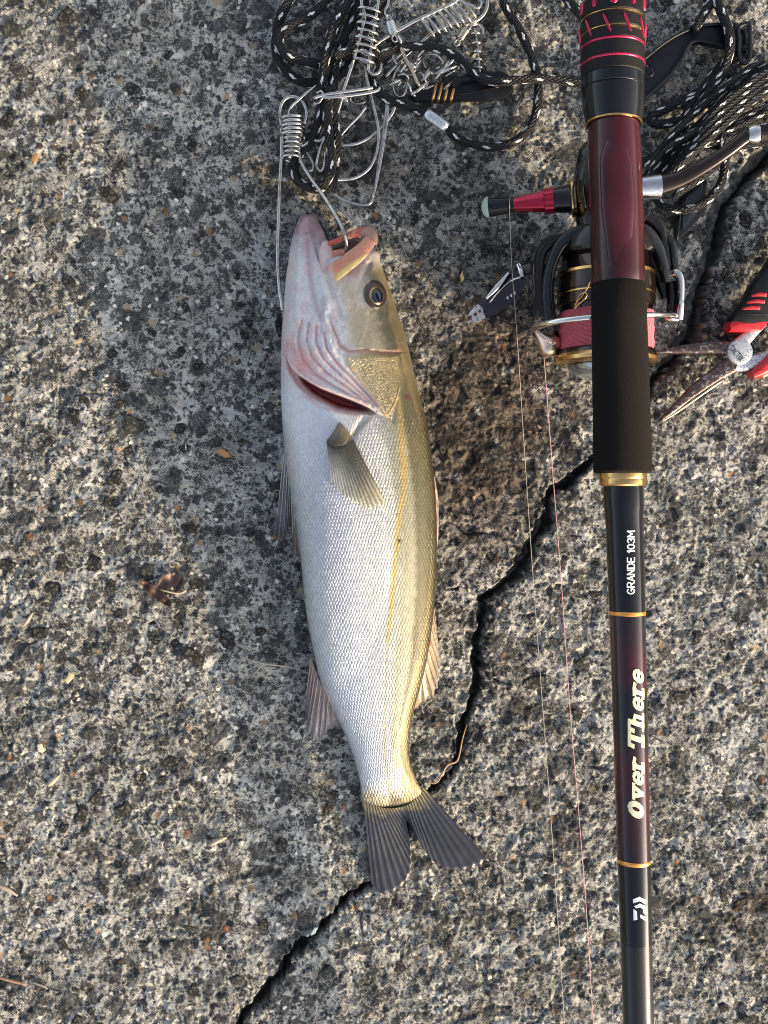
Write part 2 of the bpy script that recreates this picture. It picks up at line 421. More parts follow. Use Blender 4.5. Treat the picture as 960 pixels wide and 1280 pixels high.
taken = [(a, b, c) for a, b, c, _ in known]; items = list(known); tries = 0
while len(items) < 296 and tries < 9000:
    tries += 1
    x, y = random.uniform(-5, 965), random.uniform(-5, 1285); r = min(16, 5.5+random.expovariate(1/3.2))
    if any((x-a)**2+(y-b)**2 < (r+c+3)**2 for a, b, c in taken): continue
    dd, _, _ = pdist(np.array([x]), np.array([y]), CRACK)
    if dd[0] < r+13: continue
    mi = random.choices((0, 1, 2, 3), (74, 15, 6, 5))[0]
    if mi >= 2: r = min(r, 5.5)
    taken.append((x, y, r)); items.append((x, y, r, mi))
arr = np.array([(a, b) for a, b, _, _ in items])
hs, _, _ = ground_h((arr[:, 0]-480)*S, (640-arr[:, 1])*S, fine=False)
pools = {0: stone_meshes[:6], 1: stone_meshes[6:9], 2: stone_meshes[9:11], 3: stone_meshes[11:]}
for (x, y, r, mi), hz in zip(items, hs):
    o = bpy.data.objects.new('stone', random.choice(pools[mi])); COL.objects.link(o); o.parent = ground
    q = r*S; o.location = ((x-480)*S, (640-y)*S, hz+0.0004); o.scale = (q, q*random.uniform(.8, 1), q*0.55)
    o.rotation_euler = (random.uniform(-.12, .12), random.uniform(-.12, .12), random.uniform(0, 6.28))
# ================================================================ FISH
ROWS = [((379,269),(388,268)),((375,272),(394,270)),((370,282),(399,279)),((366,295),(405,291)),((363,308),(410,304)),((361,320),(417,312)),((360,330),(438,317)),
        ((358,342),(469,313)),((356,362),(477,333)),((354,390),(487,361)),((352,418),(497,390)),((351,448),(507,420)),((351,478),(514,450)),
        ((352,510),(522,485)),((354,545),(533,525)),((358,580),(539,565)),((364,620),(544,610)),((371,660),(546,655)),((376,700),(546,700)),
        ((380,740),(544,745)),((385,780),(540,785)),((393,820),(534,825)),((402,855),(526,858)),((418,890),(517,890)),((432,920),(512,925)),
        ((443,950),(513,950)),((450,978),(521,974)),((452,1000),(529,991)),((455,1013),(524,1003)),((460,1019),(515,1012))]
THK = [2.0,3,4.5,6,7,8,9.5,11,13,15,16.5,18,19,20,21.5,22,22,21.5,20.5,19,17.5,15.5,13.5,11.5,9.5,8,6.3,4.3,2.6,0.8]   # half thickness, mm
NR, NC = 800, 200
Lp = np.array([a for a, _ in ROWS], float); Rp = np.array([b for _, b in ROWS], float); th = np.array(THK, float)*1e-3
def cr1(arr, tt):
    """Catmull-Rom through the rows"""
    arr = np.asarray(arr, float); n = len(arr); i = np.clip(np.floor(tt).astype(int), 0, n-2); f = tt-i
    g = lambda k: arr[np.clip(k, 0, n-1)]
    if arr.ndim == 2: f = f[:, None]
    a, b, c, d = g(i-1), g(i), g(i+1), g(i+2)
    return 0.5*(2*b+(c-a)*f+(2*a-5*b+4*c-d)*f*f+(3*b-a-3*c+d)*f**3)
seg = np.hypot(*((Lp+Rp)/2)[1:].T-((Lp+Rp)/2)[:-1].T) if False else np.hypot(*(((Lp+Rp)/2)[1:]-((Lp+Rp)/2)[:-1]).T)
cum = np.concatenate([[0], np.cumsum(seg)]); tt = np.interp(np.linspace(0, cum[-1], NR), cum, np.arange(len(cum)))
Lc = cr1(Lp, tt); Rc = cr1(Rp, tt); Tc = cr1(th, tt)
u = (1-np.cos(np.linspace(0, np.pi, NC)))/2; u = 0.35*u+0.65*np.linspace(0, 1, NC)
FX = Lc[:, None, 0]*(1-u)+Rc[:, None, 0]*u; FY = Lc[:, None, 1]*(1-u)+Rc[:, None, 1]*u
q = 2*u-1
prof = np.clip(1-np.abs(q)**2.5, 0, 1)**0.58
base_z = 0.0016
TOP = base_z+Tc[:, None]*(1+prof[None, :])
# ---- sculpting of the head and belly, all as real relief
jaw_seam = [(392,290),(398,318),(408,345),(418,372),(426,395)]
preop = [(408,392),(416,412),(424,432),(436,440),(455,438),(478,441),(498,441)]
goldp = [(433,447),(452,444),(478,444),(499,443),(502,462),(500,482),(494,502),(484,519),(476,510),(464,492),(450,474),(436,458)]
gill = [(357,446),(366,462),(380,474),(398,485),(418,493),(440,501),(458,509),(469,515),(461,517),(440,516),(420,512),(404,504),(388,496),(372,482),(362,466)]
gill_in = [(372,465),(386,478),(402,487),(420,494),(440,502),(455,509),(461,513),(440,512),(422,508),(406,500),(390,490),(379,478)]
ridges = [[(372,398),(368,425),(372,448),(385,468),(410,484),(440,497)], [(382,402),(378,425),(384,447),(400,466),(425,482),(452,500)],
          [(391,405),(389,425),(397,447),(415,465),(440,484),(462,505)], [(400,412),(402,432),(413,452),(432,470),(452,490),(470,508)],
          [(410,420),(416,440),(430,458),(446,474),(460,490),(474,508)]]
dz = np.zeros_like(FX)
m_g = polymask(FX, FY, gill, 3.0); m_gi = polymask(FX, FY, gill_in, 3.5)
dz -= 0.0035*m_g + 0.0065*m_gi
d_, s_, _ = pdist(FX, FY, gill[:8]); dz += 0.0022*np.where(s_ < 0, np.exp(-(d_/9)**2), 0)*(1-m_g)      # flap above the slit stands out
for r_ in ridges: dz += 0.0008*line(FX, FY, r_, 2.8)*sst(396, 430, FY)
for a_, b_ in zip(ridges[:-1], ridges[1:]): dz -= 0.0008*line(FX, FY, [((p[0]+q_[0])/2, (p[1]+q_[1])/2) for p, q_ in zip(a_, b_)], 1.8)
m_gold = polymask(FX, FY, goldp, 4.0); dz += 0.0012*m_gold
dz -= 0.0010*line(FX, FY, preop, 2.4); d_, s_, _ = pdist(FX, FY, preop); dz += 0.0009*(fbm(FX/7, FY/10, 3, 555)-.5)*sst(500, 440, FY); dz += 0.0011*np.where(s_ > 0, np.exp(-(d_/14)**2), 0)
dz -= 0.0016*line(FX, FY, jaw_seam, 3.0)
dz -= 0.0012*line(FX, FY, [(384,300),(387,330),(390,360),(396,385),(404,402)], 2.8)
dz += 0.0012*line(FX, FY, [(376,290),(373,330),(370,370),(372,400)], 5)
dz += 0.0014*line(FX, FY, [(395,320),(402,350),(408,380),(405,400)], 5)
dz -= 0.0010*line(FX, FY, [(405,372),(402,395),(402,415)], 2.5)
dz -= 0.0026*blob(FX, FY, 436, 336, 26, 13, -0.55)          # hollow under the upper lip
dz -= 0.0012*line(FX, FY, [(462,330),(452,350),(448,362)], 3)
dz += 0.0016*blob(FX, FY, 468, 366, 15, 20, -0.2)-0.0012*blob(FX, FY, 469, 367, 8, 10, -0.2)
dz -= 0.0010*line(FX, FY, [(455,522),(446,536),(440,548)], 4)
dz -= 0.0010*line(FX, FY, [(495,500),(492,525)], 3)
dz += 0.0004*(fbm(FX/9, FY/14, 3, 501)-.5)*sst(540, 380, FY)*2
dz += 0.0008*(fbm(FX/40, FY/60, 2, 510)-.5)
dz -= 0.0016*sst(1.0, 0.0, np.abs(FY-1000)/14.0)*sst(0.25, .0, np.abs(q)[None, :]*np.ones_like(FX))*0.3
edge = np.clip(prof, 0, 1)[None, :]
BT = TOP+dz*np.clip(edge*2.2, 0, 1)
# closed surface: top sheet then an underside
ub = u[::-1][1:-1]; qb = 2*ub-1; pb = np.clip(1-np.abs(qb)**2.4, 0, 1)**0.6
FXb = Lc[:, None, 0]*(1-ub)+Rc[:, None, 0]*ub; FYb = Lc[:, None, 1]*(1-ub)+Rc[:, None, 1]*ub
BB = base_z+Tc[:, None]*(1-pb[None, :])
AX = np.concatenate([FX, FXb], 1); AY = np.concatenate([FY, FYb], 1); AZ = np.concatenate([BT, BB], 1)
KX = S*(H-AZ)/H
# ---- body colours (markings of the fish, plus a painted glint on the lateral line)
def lerp(a, b, m): return a*(1-m[..., None])+np.array(b)*m[..., None]
U = np.concatenate([np.broadcast_to(u, FX.shape), np.broadcast_to(ub, FXb.shape)], 1)
n1 = fbm(AX/16, AY/26, 3, 601); n2 = fbm(AX/5, AY/5, 3, 611); n3 = fbm(AX/2.2, AY/2.2, 2, 620)
C = np.ones(AX.shape+(3,))*np.array((0.78, 0.82, 0.88))
C = lerp(C, (0.60, 0.60, 0.74), 0.55*blob(AX, AY, 412, 640, 22, 130, -.1))
C = lerp(C, (0.84, 0.82, 0.78), sst(0.30, 0.62, U+0.06*(n1-.5)))
C = lerp(C, (0.58, 0.53, 0.36), sst(0.62, 0.78, U+0.05*(n1-.5)))
C = lerp(C, (0.26, 0.23, 0.13), sst(0.82, 0.87, U+0.03*(n2-.5)))
C = lerp(C, (0.14, 0.125, 0.08), sst(0.93, 0.99, U))
C = lerp(C, (0.85, 0.58, 0.18), 0.95*line(AX, AY, [(498,500),(503,560),(505,610),(497,660),(494,700),(489,760),(484,800)], 3.2)*(0.5+n3))  # lateral line, with its warm sun glint painted in as gold
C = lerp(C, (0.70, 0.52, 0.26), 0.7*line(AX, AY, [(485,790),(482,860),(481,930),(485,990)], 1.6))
head = sst(520, 470, AY+0.35*(480-AX)*0)
hd = sst(505, 455, AY-0.10*(AX-430))
sn = sst(0.60, 0.74, U+0.10*(n1-.5))
HC = np.ones(AX.shape+(3,))*np.array((0.88, 0.84, 0.85))
HC = lerp(HC, (0.74, 0.78, 0.80), 0.8*line(AX, AY, [(398,318),(402,345),(407,372),(412,395)], 9))
HC = lerp(HC, (0.62, 0.42, 0.46), 0.75*line(AX, AY, [(384,295),(386,330),(390,362),(398,392)], 4)*(0.5+n2))
HC = lerp(HC, (0.76, 0.56, 0.55), 0.6*line(AX, AY, [(362,360),(356,400),(353,440),(356,475)], 9))
HC = lerp(HC, (0.80, 0.42, 0.42), 0.7*line(AX, AY, [(360,430),(368,455),(384,472),(404,486)], 6))
HC = lerp(HC, (0.62, 0.44, 0.48), 0.5*line(AX, AY, [(405,372),(400,398),(402,420)], 3))
HC = lerp(HC, (0.68, 0.57, 0.37), sst(0.48, 0.66, U+0.12*(n1-.5))*sst(330, 372, AY))
HC = lerp(HC, (0.24, 0.20, 0.12), sst(0.74, 0.88, U+0.08*(n2-.5))*sst(305, 345, AY))
HC = lerp(HC, (0.78, 0.60, 0.56), 0.8*blob(AX, AY, 430, 340, 22, 12, -.5))
HC = lerp(HC, (0.85, 0.78, 0.68), 0.7*line(AX, AY, [(455,335),(447,360),(452,380)], 6))
HC = lerp(HC, (0.17, 0.11, 0.13), 0.97*sst(318, 282, AY+0.25*np.abs(AX-384)+14*(n2-.5)))
HC = lerp(HC, (0.34, 0.23, 0.25), 0.55*line(AX, AY, [(384,270),(394,290),(402,312),(408,335)], 7))
HC = lerp(HC, (0.50, 0.33, 0.36), 0.5*sst(340, 295, AY))
C = lerp(C, (1, 1, 1), np.zeros_like(AX)); C = C*(1-hd[..., None])+HC*hd[..., None]
C = lerp(C, (0.80, 0.64, 0.32), 0.85*polymask(AX, AY, goldp, 7)*(0.65+0.7*(n2-.3)))
C = lerp(C, (0.74, 0.36, 0.26), 0.75*line(AX, AY, preop[1:], 3.0)*(0.6+0.6*n2))
for i_, r_ in enumerate(ridges): C = lerp(C, (0.86, 0.80, 0.82), 0.7*line(AX, AY, r_, 2.2))
for a_, b_ in zip(ridges[:-1], ridges[1:]):
    C = lerp(C, (0.62, 0.30, 0.32), 0.85*line(AX, AY, [((p[0]+q_[0])/2, (p[1]+q_[1])/2) for p, q_ in zip(a_, b_)], 1.5))
C = lerp(C, (0.85, 0.34, 0.30), 0.85*blob(AX, AY, 377, 452, 13, 24, -.5)*(.6+.6*n2))
C = lerp(C, (0.52, 0.26, 0.28), 0.85*polymask(AX, AY, gill, 3)); C = lerp(C, (0.20, 0.010, 0.018), polymask(AX, AY, gill_in, 2.5))
C = lerp(C, (0.70, 0.45, 0.46), 0.8*line(AX, AY, [(378,494),(400,508),(425,516),(450,520)], 2.0))
C = lerp(C, (0.35, 0.30, 0.18), 0.7*line(AX, AY, [(466,520),(450,534),(440,545)], 3.5))
C = lerp(C, (0.30, 0.03, 0.02), 0.8*line(AX, AY, [(507,495),(513,498)], 1.5))
C = lerp(C, (0.12, 0.05, 0.03), blob(AX, AY, 499, 676, 2.8, 2.6)); C = lerp(C, (0.12, 0.05, 0.03), 0.8*blob(AX, AY, 468, 709, 1.3, 1.3))
C = lerp(C, (0.46, 0.36, 0.17), 0.85*sst(976, 1002, AY+7*(n1-.5))*(0.5+n2))
rf_ = np.linspace(0, 1, NR)[:, None]*np.ones_like(AX); tail_end = sst(0.966, 0.990, rf_+0.022*(n2-.5)+0.006*np.sin((AX-455)/5)); C = lerp(C, (0.20, 0.16, 0.09), tail_end); C = lerp(C, (0.085, 0.085, 0.09), sst(0.984, 0.997, rf_+0.01*(n2-.5)))
C *= (0.86+0.16*n3)[..., None]
hm_ = sst(505, 470, AY)*(1-polymask(AX, AY, gill, 4)); n4 = fbm(AX/6, AY/12, 4, 640); C = lerp(C, (0.72, 0.48, 0.47), 0.45*hm_*sst(0.52, 0.68, n4)*sst(0.62, 0.45, U)); C = lerp(C, (0.62, 0.66, 0.70), 0.4*hm_*sst(0.50, 0.36, n4)*sst(0.62, 0.45, U))
scale_amt = np.clip(sst(500, 545, AY+0.25*(AX-440)), 0, 1)*(1-polymask(AX, AY, goldp, 2))*(1-polymask(AX, AY, gill, 4))
scale_amt *= 1-0.8*blob(AX, AY, 385, 545, 40, 45)
metal = np.clip(0.15+0.6*sst(500, 560, AY)+0.45*polymask(AX, AY, goldp, 3)+0.35*sst(.5, .7, U)*sst(340, 400, AY), 0, 0.85)*(1-0.9*polymask(AX, AY, gill, 3))*(1-tail_end)
cumrow = np.linspace(0, cum[-1], NR)[:, None]*np.ones_like(AX)
Wd = np.hypot(*(Rc-Lc).T)[:, None]
UV = np.stack([cumrow/4.6, (U-0.5)*np.broadcast_to(np.interp(np.linspace(0, cum[-1], NR), [0, 250, 480, 740, 800], [40, 45, 45, 21, 18])[:, None], AX.shape)], -1)

t = NT('sea_bass_skin')
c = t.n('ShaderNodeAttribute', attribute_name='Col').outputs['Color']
am = t.n('ShaderNodeAttribute', attribute_name='scaly').outputs['Fac']; me_ = t.n('ShaderNodeAttribute', attribute_name='silver').outputs['Fac']
sx = t.n('ShaderNodeSeparateXYZ', {0: t.uv()})
wob = t.math('MULTIPLY', t.math('SUBTRACT', t.noise(160, 3), 0.5), 0.9)
a = t.math('ADD', sx.outputs[0], wob); b = t.math('ADD', sx.outputs[1], wob)
def scl(off):
    """overlapping rounded scales: distance from the scale's centre, two interleaved rows"""
    fa = t.math('SUBTRACT', t.math('FRACT', t.math('ADD', t.math('MULTIPLY', a, 0.5), off)), 0.5)
    fb = t.math('SUBTRACT', t.math('FRACT', t.math('ADD', b, off)), 0.5)
    fa2 = t.math('MULTIPLY', fa, 2.0)
    return t.math('ADD', t.math('MULTIPLY', fa2, fa2), t.math('MULTIPLY', t.math('MULTIPLY', fb, fb), 2.6))
dmin = t.math('MINIMUM', scl(0.0), scl(0.5))
h = t.rng(dmin, 0.05, 0.55, 1.0, 0.0)
dark = t.rng(dmin, 0.34, 0.56)
cell = t.n('ShaderNodeCombineXYZ', {0: t.math('FLOOR', a), 1: t.math('FLOOR', b)}).outputs[0]
rn = t.n('ShaderNodeTexWhiteNoise', {'Vector': cell}, noise_dimensions='2D').outputs[0]
gp = t.n('ShaderNodeAttribute', attribute_name='gold').outputs['Fac']
vg = t.vor(640, feature='DISTANCE_TO_EDGE').outputs['Distance']
c = t.mix(t.math('MULTIPLY', t.math('MULTIPLY', dark, am), 0.5), c, t.mix(0.5, c, (0.05, 0.06, 0.07), 'MULTIPLY'))
c = t.mix(t.math('MULTIPLY', am, 0.35), c, t.mix(rn, (0.72, 0.74, 0.78), (1, 1, 1)), 'MULTIPLY')
c = t.mix(t.math('MULTIPLY', gp, t.rng(vg, 0.10, 0.0, 0, .7)), c, (0.34, 0.22, 0.10))
c = t.mix(0.55, c, t.mix(t.rng(t.noise(700, 5, rough=.7), 0.32, 0.68), (0.62, 0.60, 0.62), (1, 1, 1)), 'MULTIPLY')
t.col(c); t.set(metal=me_, rough=t.math('ADD', t.math('MULTIPLY', rn, 0.12), 0.33), spec=0.5, coat=0.3, coatr=0.2)
gh = t.math('MULTIPLY', t.rng(vg, 0.0, 0.16), gp)
b0 = t.bump(t.math('MULTIPLY', h, am), 0.00030, 0.8); b0 = t.bump(gh, 0.0005, 0.8, b0)
nz = t.noise(1100, 5, rough=.65); t.bump(nz, 0.00045, 0.8, b0)
M_fish = t.m

fish = thing('sea_bass', 'silver sea bass lying on its side with gaping gill slit and dark forked tail', 'fish', P(450, 640, 0))
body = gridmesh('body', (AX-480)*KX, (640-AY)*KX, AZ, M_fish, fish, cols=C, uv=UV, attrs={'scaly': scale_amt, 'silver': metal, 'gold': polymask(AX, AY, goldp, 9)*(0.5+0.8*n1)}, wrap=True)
# caps
bm = bmesh.new(); bm.from_mesh(body.data); bm.verts.ensure_lookup_table(); w_ = AX.shape[1]
for k_ in (0, NR-1):
    try: bm.faces.new([bm.verts[k_*w_+i] for i in range(w_)])
    except Exception: pass
bmesh.ops.recalc_face_normals(bm, faces=bm.faces); bm.to_mesh(body.data); bm.free()

# height of the fish's upper surface over the photo plane
ZM = np.full((1290, 970), -1.0); ix = np.clip(np.round(FX).astype(int), 0, 969); iy = np.clip(np.round(FY).astype(int), 0, 1289)
ZM[iy, ix] = np.maximum(ZM[iy, ix], BT)
def zf(x, y, off=0.0):
    y_, x_ = int(round(y)), int(round(x)); r = 1
    wnd = ZM[max(0, y_-2):y_+3, max(0, x_-2):x_+3]; wv_ = wnd[wnd > 0]
    return (float(wv_.mean()) if len(wv_) else ghs(x, y)+0.001)+off

def fin_mat(name, sc_=1.0, alpha=0.9):
    t = NT(name); c = t.n('ShaderNodeAttribute', attribute_name='Col').outputs['Color']
    n = t.noise(700, 4); t.col(t.mix(t.rng(n, 0.3, 0.7, 0, 0.35), c, (0.02, 0.02, 0.025))); t.set(rough=0.32, spec=0.55, coat=0.3, alpha=alpha); t.bump(n, 0.0003)
    return t.m
M_fin = fin_mat('fin_membrane', alpha=0.88); M_fin_thin = fin_mat('thin_fin_membrane', alpha=0.66)
def fin(name, base, tip, nr, croot, ctip, zfun, mat, ray_col, rag=0.10, rows=16, per=5, ray=True, rayr=0.7, label=None, flutter=0.0008, dark=None, rs=1, root=None, fade=None):
    """membrane fanned out between base and tip curves, folded between its rays"""
    n = nr*per+1
    bs = catmull([(x, y, 0) for x, y in base], 12); ts = catmull([(x, y, 0) for x, y in tip], 12)
    def at(cv, s_):
        cl = [0]
        for i in range(1, len(cv)): cl.append(cl[-1]+(cv[i]-cv[i-1]).length)
        s_ *= cl[-1]; return Vector((np.interp(s_, cl, [p.x for p in cv]), np.interp(s_, cl, [p.y for p in cv]), 0))
    rnd = random.Random(rs); ragk = [rnd.uniform(0.0, rag) for _ in range(nr+1)]
    vs = []; fs = []; cols = []; w0 = []
    for i in range(n):
        s_ = i/(n-1); a_ = at(bs, s_); b_ = at(ts, s_); ph = (i % per)/per; tri = 1-abs(2*ph-1)
        kr = ragk[i//per] if i % per else 0
        for j in range(rows+1):
            v = j/rows; vv = v*(1-(rag*0.5+kr)*tri*(v**3))
            p = a_.lerp(b_, vv); z = zfun(p.x, p.y, v, s_)-flutter*tri*min(1, v*3)+0.0005*math.sin(7*s_+4*v)*v
            vs.append(P(p.x, p.y, z))
            cc = np.array(croot)*(1-v)+np.array(ctip)*v
            nn = float(fbm(np.array([p.x/5]), np.array([p.y/5]), 2, 950+rs)[0])
            if root is not None: m_r = float(sst(0.20, 0.02, np.array(v+0.16*(nn-.5)))); cc = cc*(1-m_r)+np.array(root)*m_r
            if fade is not None: m_f = float(sst(0.78, 0.20, np.array(s_)))*min(1, v*3); cc = cc*(1-m_f)+np.array(fade)*m_f
            if dark is not None: cc = cc*(1-dark*math.exp(-((v-.55)/.3)**2)*(0.5+0.5*tri))
            cols.append(cc*(0.75+0.5*tri)*rnd.uniform(.92, 1.08)*(0.6+0.8*float(fbm(np.array([p.x/14]), np.array([p.y/22]), 3, 900+rs)[0])))
    m_ = rows+1
    for i in range(n-1):
        for j in range(rows): fs.append((i*m_+j, i*m_+j+1, (i+1)*m_+j+1, (i+1)*m_+j))
    # underside, for real thickness
    N0 = len(vs); vs += [v-Vector((0, 0, 0.00025)) for v in vs]; cols += cols
    fs += [tuple(k+N0 for k in f[::-1]) for f in fs]
    for j in range(rows):
        fs.append((j, N0+j, N0+j+1, j+1)); e = (n-1)*m_; fs.append((e+j+1, N0+e+j+1, N0+e+j, e+j))
    for i in range(n-1):
        fs.append((i*m_+rows, N0+i*m_+rows, N0+(i+1)*m_+rows, (i+1)*m_+rows))
    o = mesh(name, vs, fs, mat, fish, True, cols=cols)
    if label: o['label'] = label
    if ray:
        for k in range(nr+1):
            pts = []
            for j in range(0, rows-1, 2): pts.append(vs[k*per*m_+j]+Vector((0, 0, 0.00012)))
            L = (pts[-1]-pts[0]).length
            tube('fin_ray', pts, [R(rayr, 0.01)*1.0, R(rayr, .01)*0.8, R(rayr, .01)*0.45, R(rayr, 0.01)*0.04], ray_col, o, 6, 2)
    return o
def rm(name, c, r=0.4): return simple(name, c, r, coat=0.3, gs=900)
RAY_D = rm('dark_fin_ray', (0.030, 0.033, 0.045), .3); RAY_P = rm('pinkish_fin_ray', (0.42, 0.29, 0.25)); RAY_O = rm('olive_fin_ray', (0.13, 0.12, 0.07)); RAY_W = rm('pale_fin_ray', (0.55, 0.52, 0.46))
gz = lambda x, y: ghs(x, y)
fin('tail_fin', [(455,1001),(480,1010),(505,1008),(520,998),(530,984)],
    [(464,1105),(480,1119),(499,1111),(513,1093),(514,1062),(508,1026),(519,1044),(535,1070),(552,1085),(584,1088),(612,1077)], 24,
    (0.075, 0.080, 0.100), (0.026, 0.030, 0.046), lambda x, y, v, s: 0.0045*(1-v)+0.0030+0.0030*v*math.exp(-((s-.5)/.15)**2)+ (0.004*v if s > .6 else 0), M_fin, RAY_D, 0.03, 22, rayr=0.45, dark=0.2, rs=4, flutter=0.0004, root=(0.42, 0.34, 0.17))
fin('anal_fin', [(389,822),(397,845),(410,870),(426,893)], [(380,892),(385,925),(394,930),(406,918),(418,911),(436,915)], 9,
    (0.30, 0.25, 0.25), (0.26, 0.24, 0.26), lambda x, y, v, s: 0.011*(1-v)+0.004, M_fin_thin, RAY_P, 0.14, 12, rs=5, rayr=0.9)
fin('pelvic_fin', [(356,560),(361,570),(366,580)], [(343,676),(349,684),(356,677),(364,655)], 5,
    (0.24, 0.25, 0.30), (0.20, 0.20, 0.24), lambda x, y, v, s: 0.016*(1-v)+0.005+0.003*s, M_fin_thin, RAY_W, 0.12, 12, rs=6)
fin('pelvic_fin', [(363,578),(367,584),(371,592)], [(367,702),(372,697),(379,700)], 3,
    (0.52, 0.48, 0.44), (0.40, 0.35, 0.30), lambda x, y, v, s: 0.022*(1-v)+0.006+0.002*s, M_fin_thin, RAY_W, 0.2, 12, rs=7, rayr=1.0)
fin('spiny_dorsal_fin', [(536,560),(541,600),(543,650),(542,695)], [(541,585),(548,625),(548,670),(544,700)], 7,
    (0.40, 0.27, 0.22), (0.44, 0.32, 0.28), lambda x, y, v, s: 0.020-0.002*v, M_fin, RAY_P, 0.1, 8, rs=8)
fin('soft_dorsal_fin', [(541,752),(537,790),(530,835),(519,872)], [(548,800),(550,842),(543,872),(527,880),(513,894)], 9,
    (0.44, 0.33, 0.18), (0.32, 0.26, 0.20), lambda x, y, v, s: 0.012-0.006*v, M_fin_thin, RAY_P, 0.16, 12, rs=9)
fin('pectoral_fin', [(409,556),(418,560),(430,556),(441,549)], [(414,604),(428,618),(446,630),(464,636),(481,632),(479,622)], 15,
    (0.045, 0.042, 0.028), (0.46, 0.43, 0.32), lambda x, y, v, s: zf(x, y, 0.0022+0.0018*math.sin(3.0*v)), M_fin_thin, RAY_O, 0.05, 16, rayr=0.4, rs=10, flutter=0.0004, fade=(0.62, 0.62, 0.56))
# fleshy root of the pectoral fin
vs = []; fs = []; cols = []
NA, NB = 26, 18
root = [(424,527),(432,534),(440,546),(438,556),(428,562),(414,561),(407,553),(412,545),(418,536)]
cr_ = catmull([(x, y, 0) for x, y in root], 4, True); cx_, cy_ = 425, 548
for j in range(9):
    k = 1-j/8
    for p in cr_:
        x = cx_+(p.x-cx_)*k; y = cy_+(p.y-cy_)*k
        vs.append(P(x, y, zf(x, y, -0.0006+0.0040*math.sqrt(1-k*k)))); dk = 0.3+0.7*sst(0, 1, np.array(abs(y-555)/16.))
        cols.append(np.array((0.20, 0.17, 0.10))*float(dk))
n_ = len(cr_)
for j in range(8):
    for i in range(n_): fs.append((j*n_+i, j*n_+(i+1) % n_, (j+1)*n_+(i+1) % n_, (j+1)*n_+i))
mesh('fin_base', vs, fs, M_fin, fish, True, cols=cols)
# eye
ez = zf(469, 368); egx = (zf(480, 368)-zf(459, 368))/21; egy = (zf(470, 382)-zf(470, 354))/28
def dome(name, cx, cy, rx, ry, ang, z0, hgt, mat, parent, n=28, ring=0.0, rr=9, gx=0.0, gy=0.0):
    vs = []; fs = []
    for j in range(rr+1):
        k = 1-j/rr*(1-ring)
        for i in range(n):
            a = 2*math.pi*i/n; x = rx*k*math.cos(a); y = ry*k*math.sin(a)
            xx = x*math.cos(ang)-y*math.sin(ang); yy = x*math.sin(ang)+y*math.cos(ang); vs.append(P(cx+xx, cy+yy, z0+gx*xx+gy*yy+hgt*math.sqrt(max(0, 1-k*k))))
    for j in range(rr):
        for i in range(n): fs.append((j*n+i, (j+1)*n+i, (j+1)*n+(i+1) % n, j*n+(i+1) % n))
    return mesh(name, vs, [f[::-1] for f in fs], mat, parent, True)
M_eye = simple('eye_ring_skin', (0.050, 0.035, 0.02), 0.3, coat=0.6, gs=1600); M_iris = simple('golden_iris', (0.55, 0.34, 0.12), 0.25, metal=0.8, coat=1)
M_pup = simple('glassy_pupil', (0.004, 0.008, 0.022), 0.04, coat=1); M_cornea = None
eye = dome('eye', 469, 368, 14.0, 18.5, -0.22, ez-0.0002, 0.0020, M_eye, fish, 32, gx=egx, gy=egy)
dome('iris', 471.5, 369, 9.4, 11.8, -0.22, ez+0.0013, 0.0014, M_iris, eye, 28, gx=egx, gy=egy); dome('pupil', 471.5, 369.5, 7.9, 10.2, -0.22, ez+0.0020, 0.0013, M_pup, eye, 28, gx=egx, gy=egy)
# upper jaw: lips, yellow maxilla, dark mouth
M_lip = simple('orange_pink_lip', (0.62, 0.27, 0.17), 0.3, coat=0.5, wear=(0.68, 0.40, 0.32), gs=450, grain=.0007)
M_red = simple('red_mouth_skin', (0.50, 0.10, 0.06), 0.3, coat=0.6, wear=(0.70, 0.36, 0.22), gs=450, grain=.0007)
M_max = simple('yellow_maxilla', (0.74, 0.52, 0.20), 0.4, coat=0.3, wear=(0.50, 0.32, 0.14), gs=500, grain=.0006)
M_dk = simple('dark_mouth_cavity', (0.05, 0.018, 0.014), 0.4, coat=0.4)
def strap(name, pts, wd, th, z, mat, parent):
    """flattened fleshy band"""
    q = [P(x, y, zz) for (x, y), zz in zip(pts, z)]
    return tube(name, q, [R(w_, 0.02) for w_ in wd], mat, parent, 14, 8, flat=th)
uj = mesh('upper_jaw', *tube_data(catmull([P(408,337,.024), P(428,331,.026), P(447,318,.028), P(461,303,.027), P(466,295,.025)], 8),
          list(np.interp(np.linspace(0, 1, 33), [0, .12, .4, .7, .9, 1], [R(3, .02), R(8, .02), R(11, .02), R(8.5, .02), R(7.5, .02), R(3, .02)])), 20, True, 0.38)[:2], M_lip, fish)
strap('maxilla', [(419,348),(432,338),(446,327),(458,317)], [4.0, 4.2, 3.4, 1.2], 0.4, [.0295, .0325, .033, .031], M_max, uj)
strap('lip_rim', [(411,305),(424,300),(438,294),(450,290),(461,289),(467,296)], [3.2, 3.5, 4.5, 5.5, 6, 5], 0.7, [.018, .0195, .021, .023, .024, .025], M_red, uj)
strap('cheek_skin', [(409,302),(407,316),(410,330),(416,343)], [6, 9, 10, 5], 0.28, [.0165, .0195, .0222, .024], simple('pale_pink_cheek_skin', (0.70, 0.46, 0.44), 0.3, coat=.4, wear=(.74, .62, .60), gs=450, grain=.0007), uj)
strap('snout_tip', [(452,293),(459,290),(466,296),(468,306)], [4, 7, 7, 4], 0.7, [.024, .0255, .0265, .026], simple('mauve_snout_skin', (0.36, 0.20, 0.16), 0.35, coat=.4, wear=(.52, .30, .2), gs=900), uj)
dome('mouth_cavity', 432, 310, 22, 13, -0.45, 0.012, 0.003, M_dk, uj, 26)
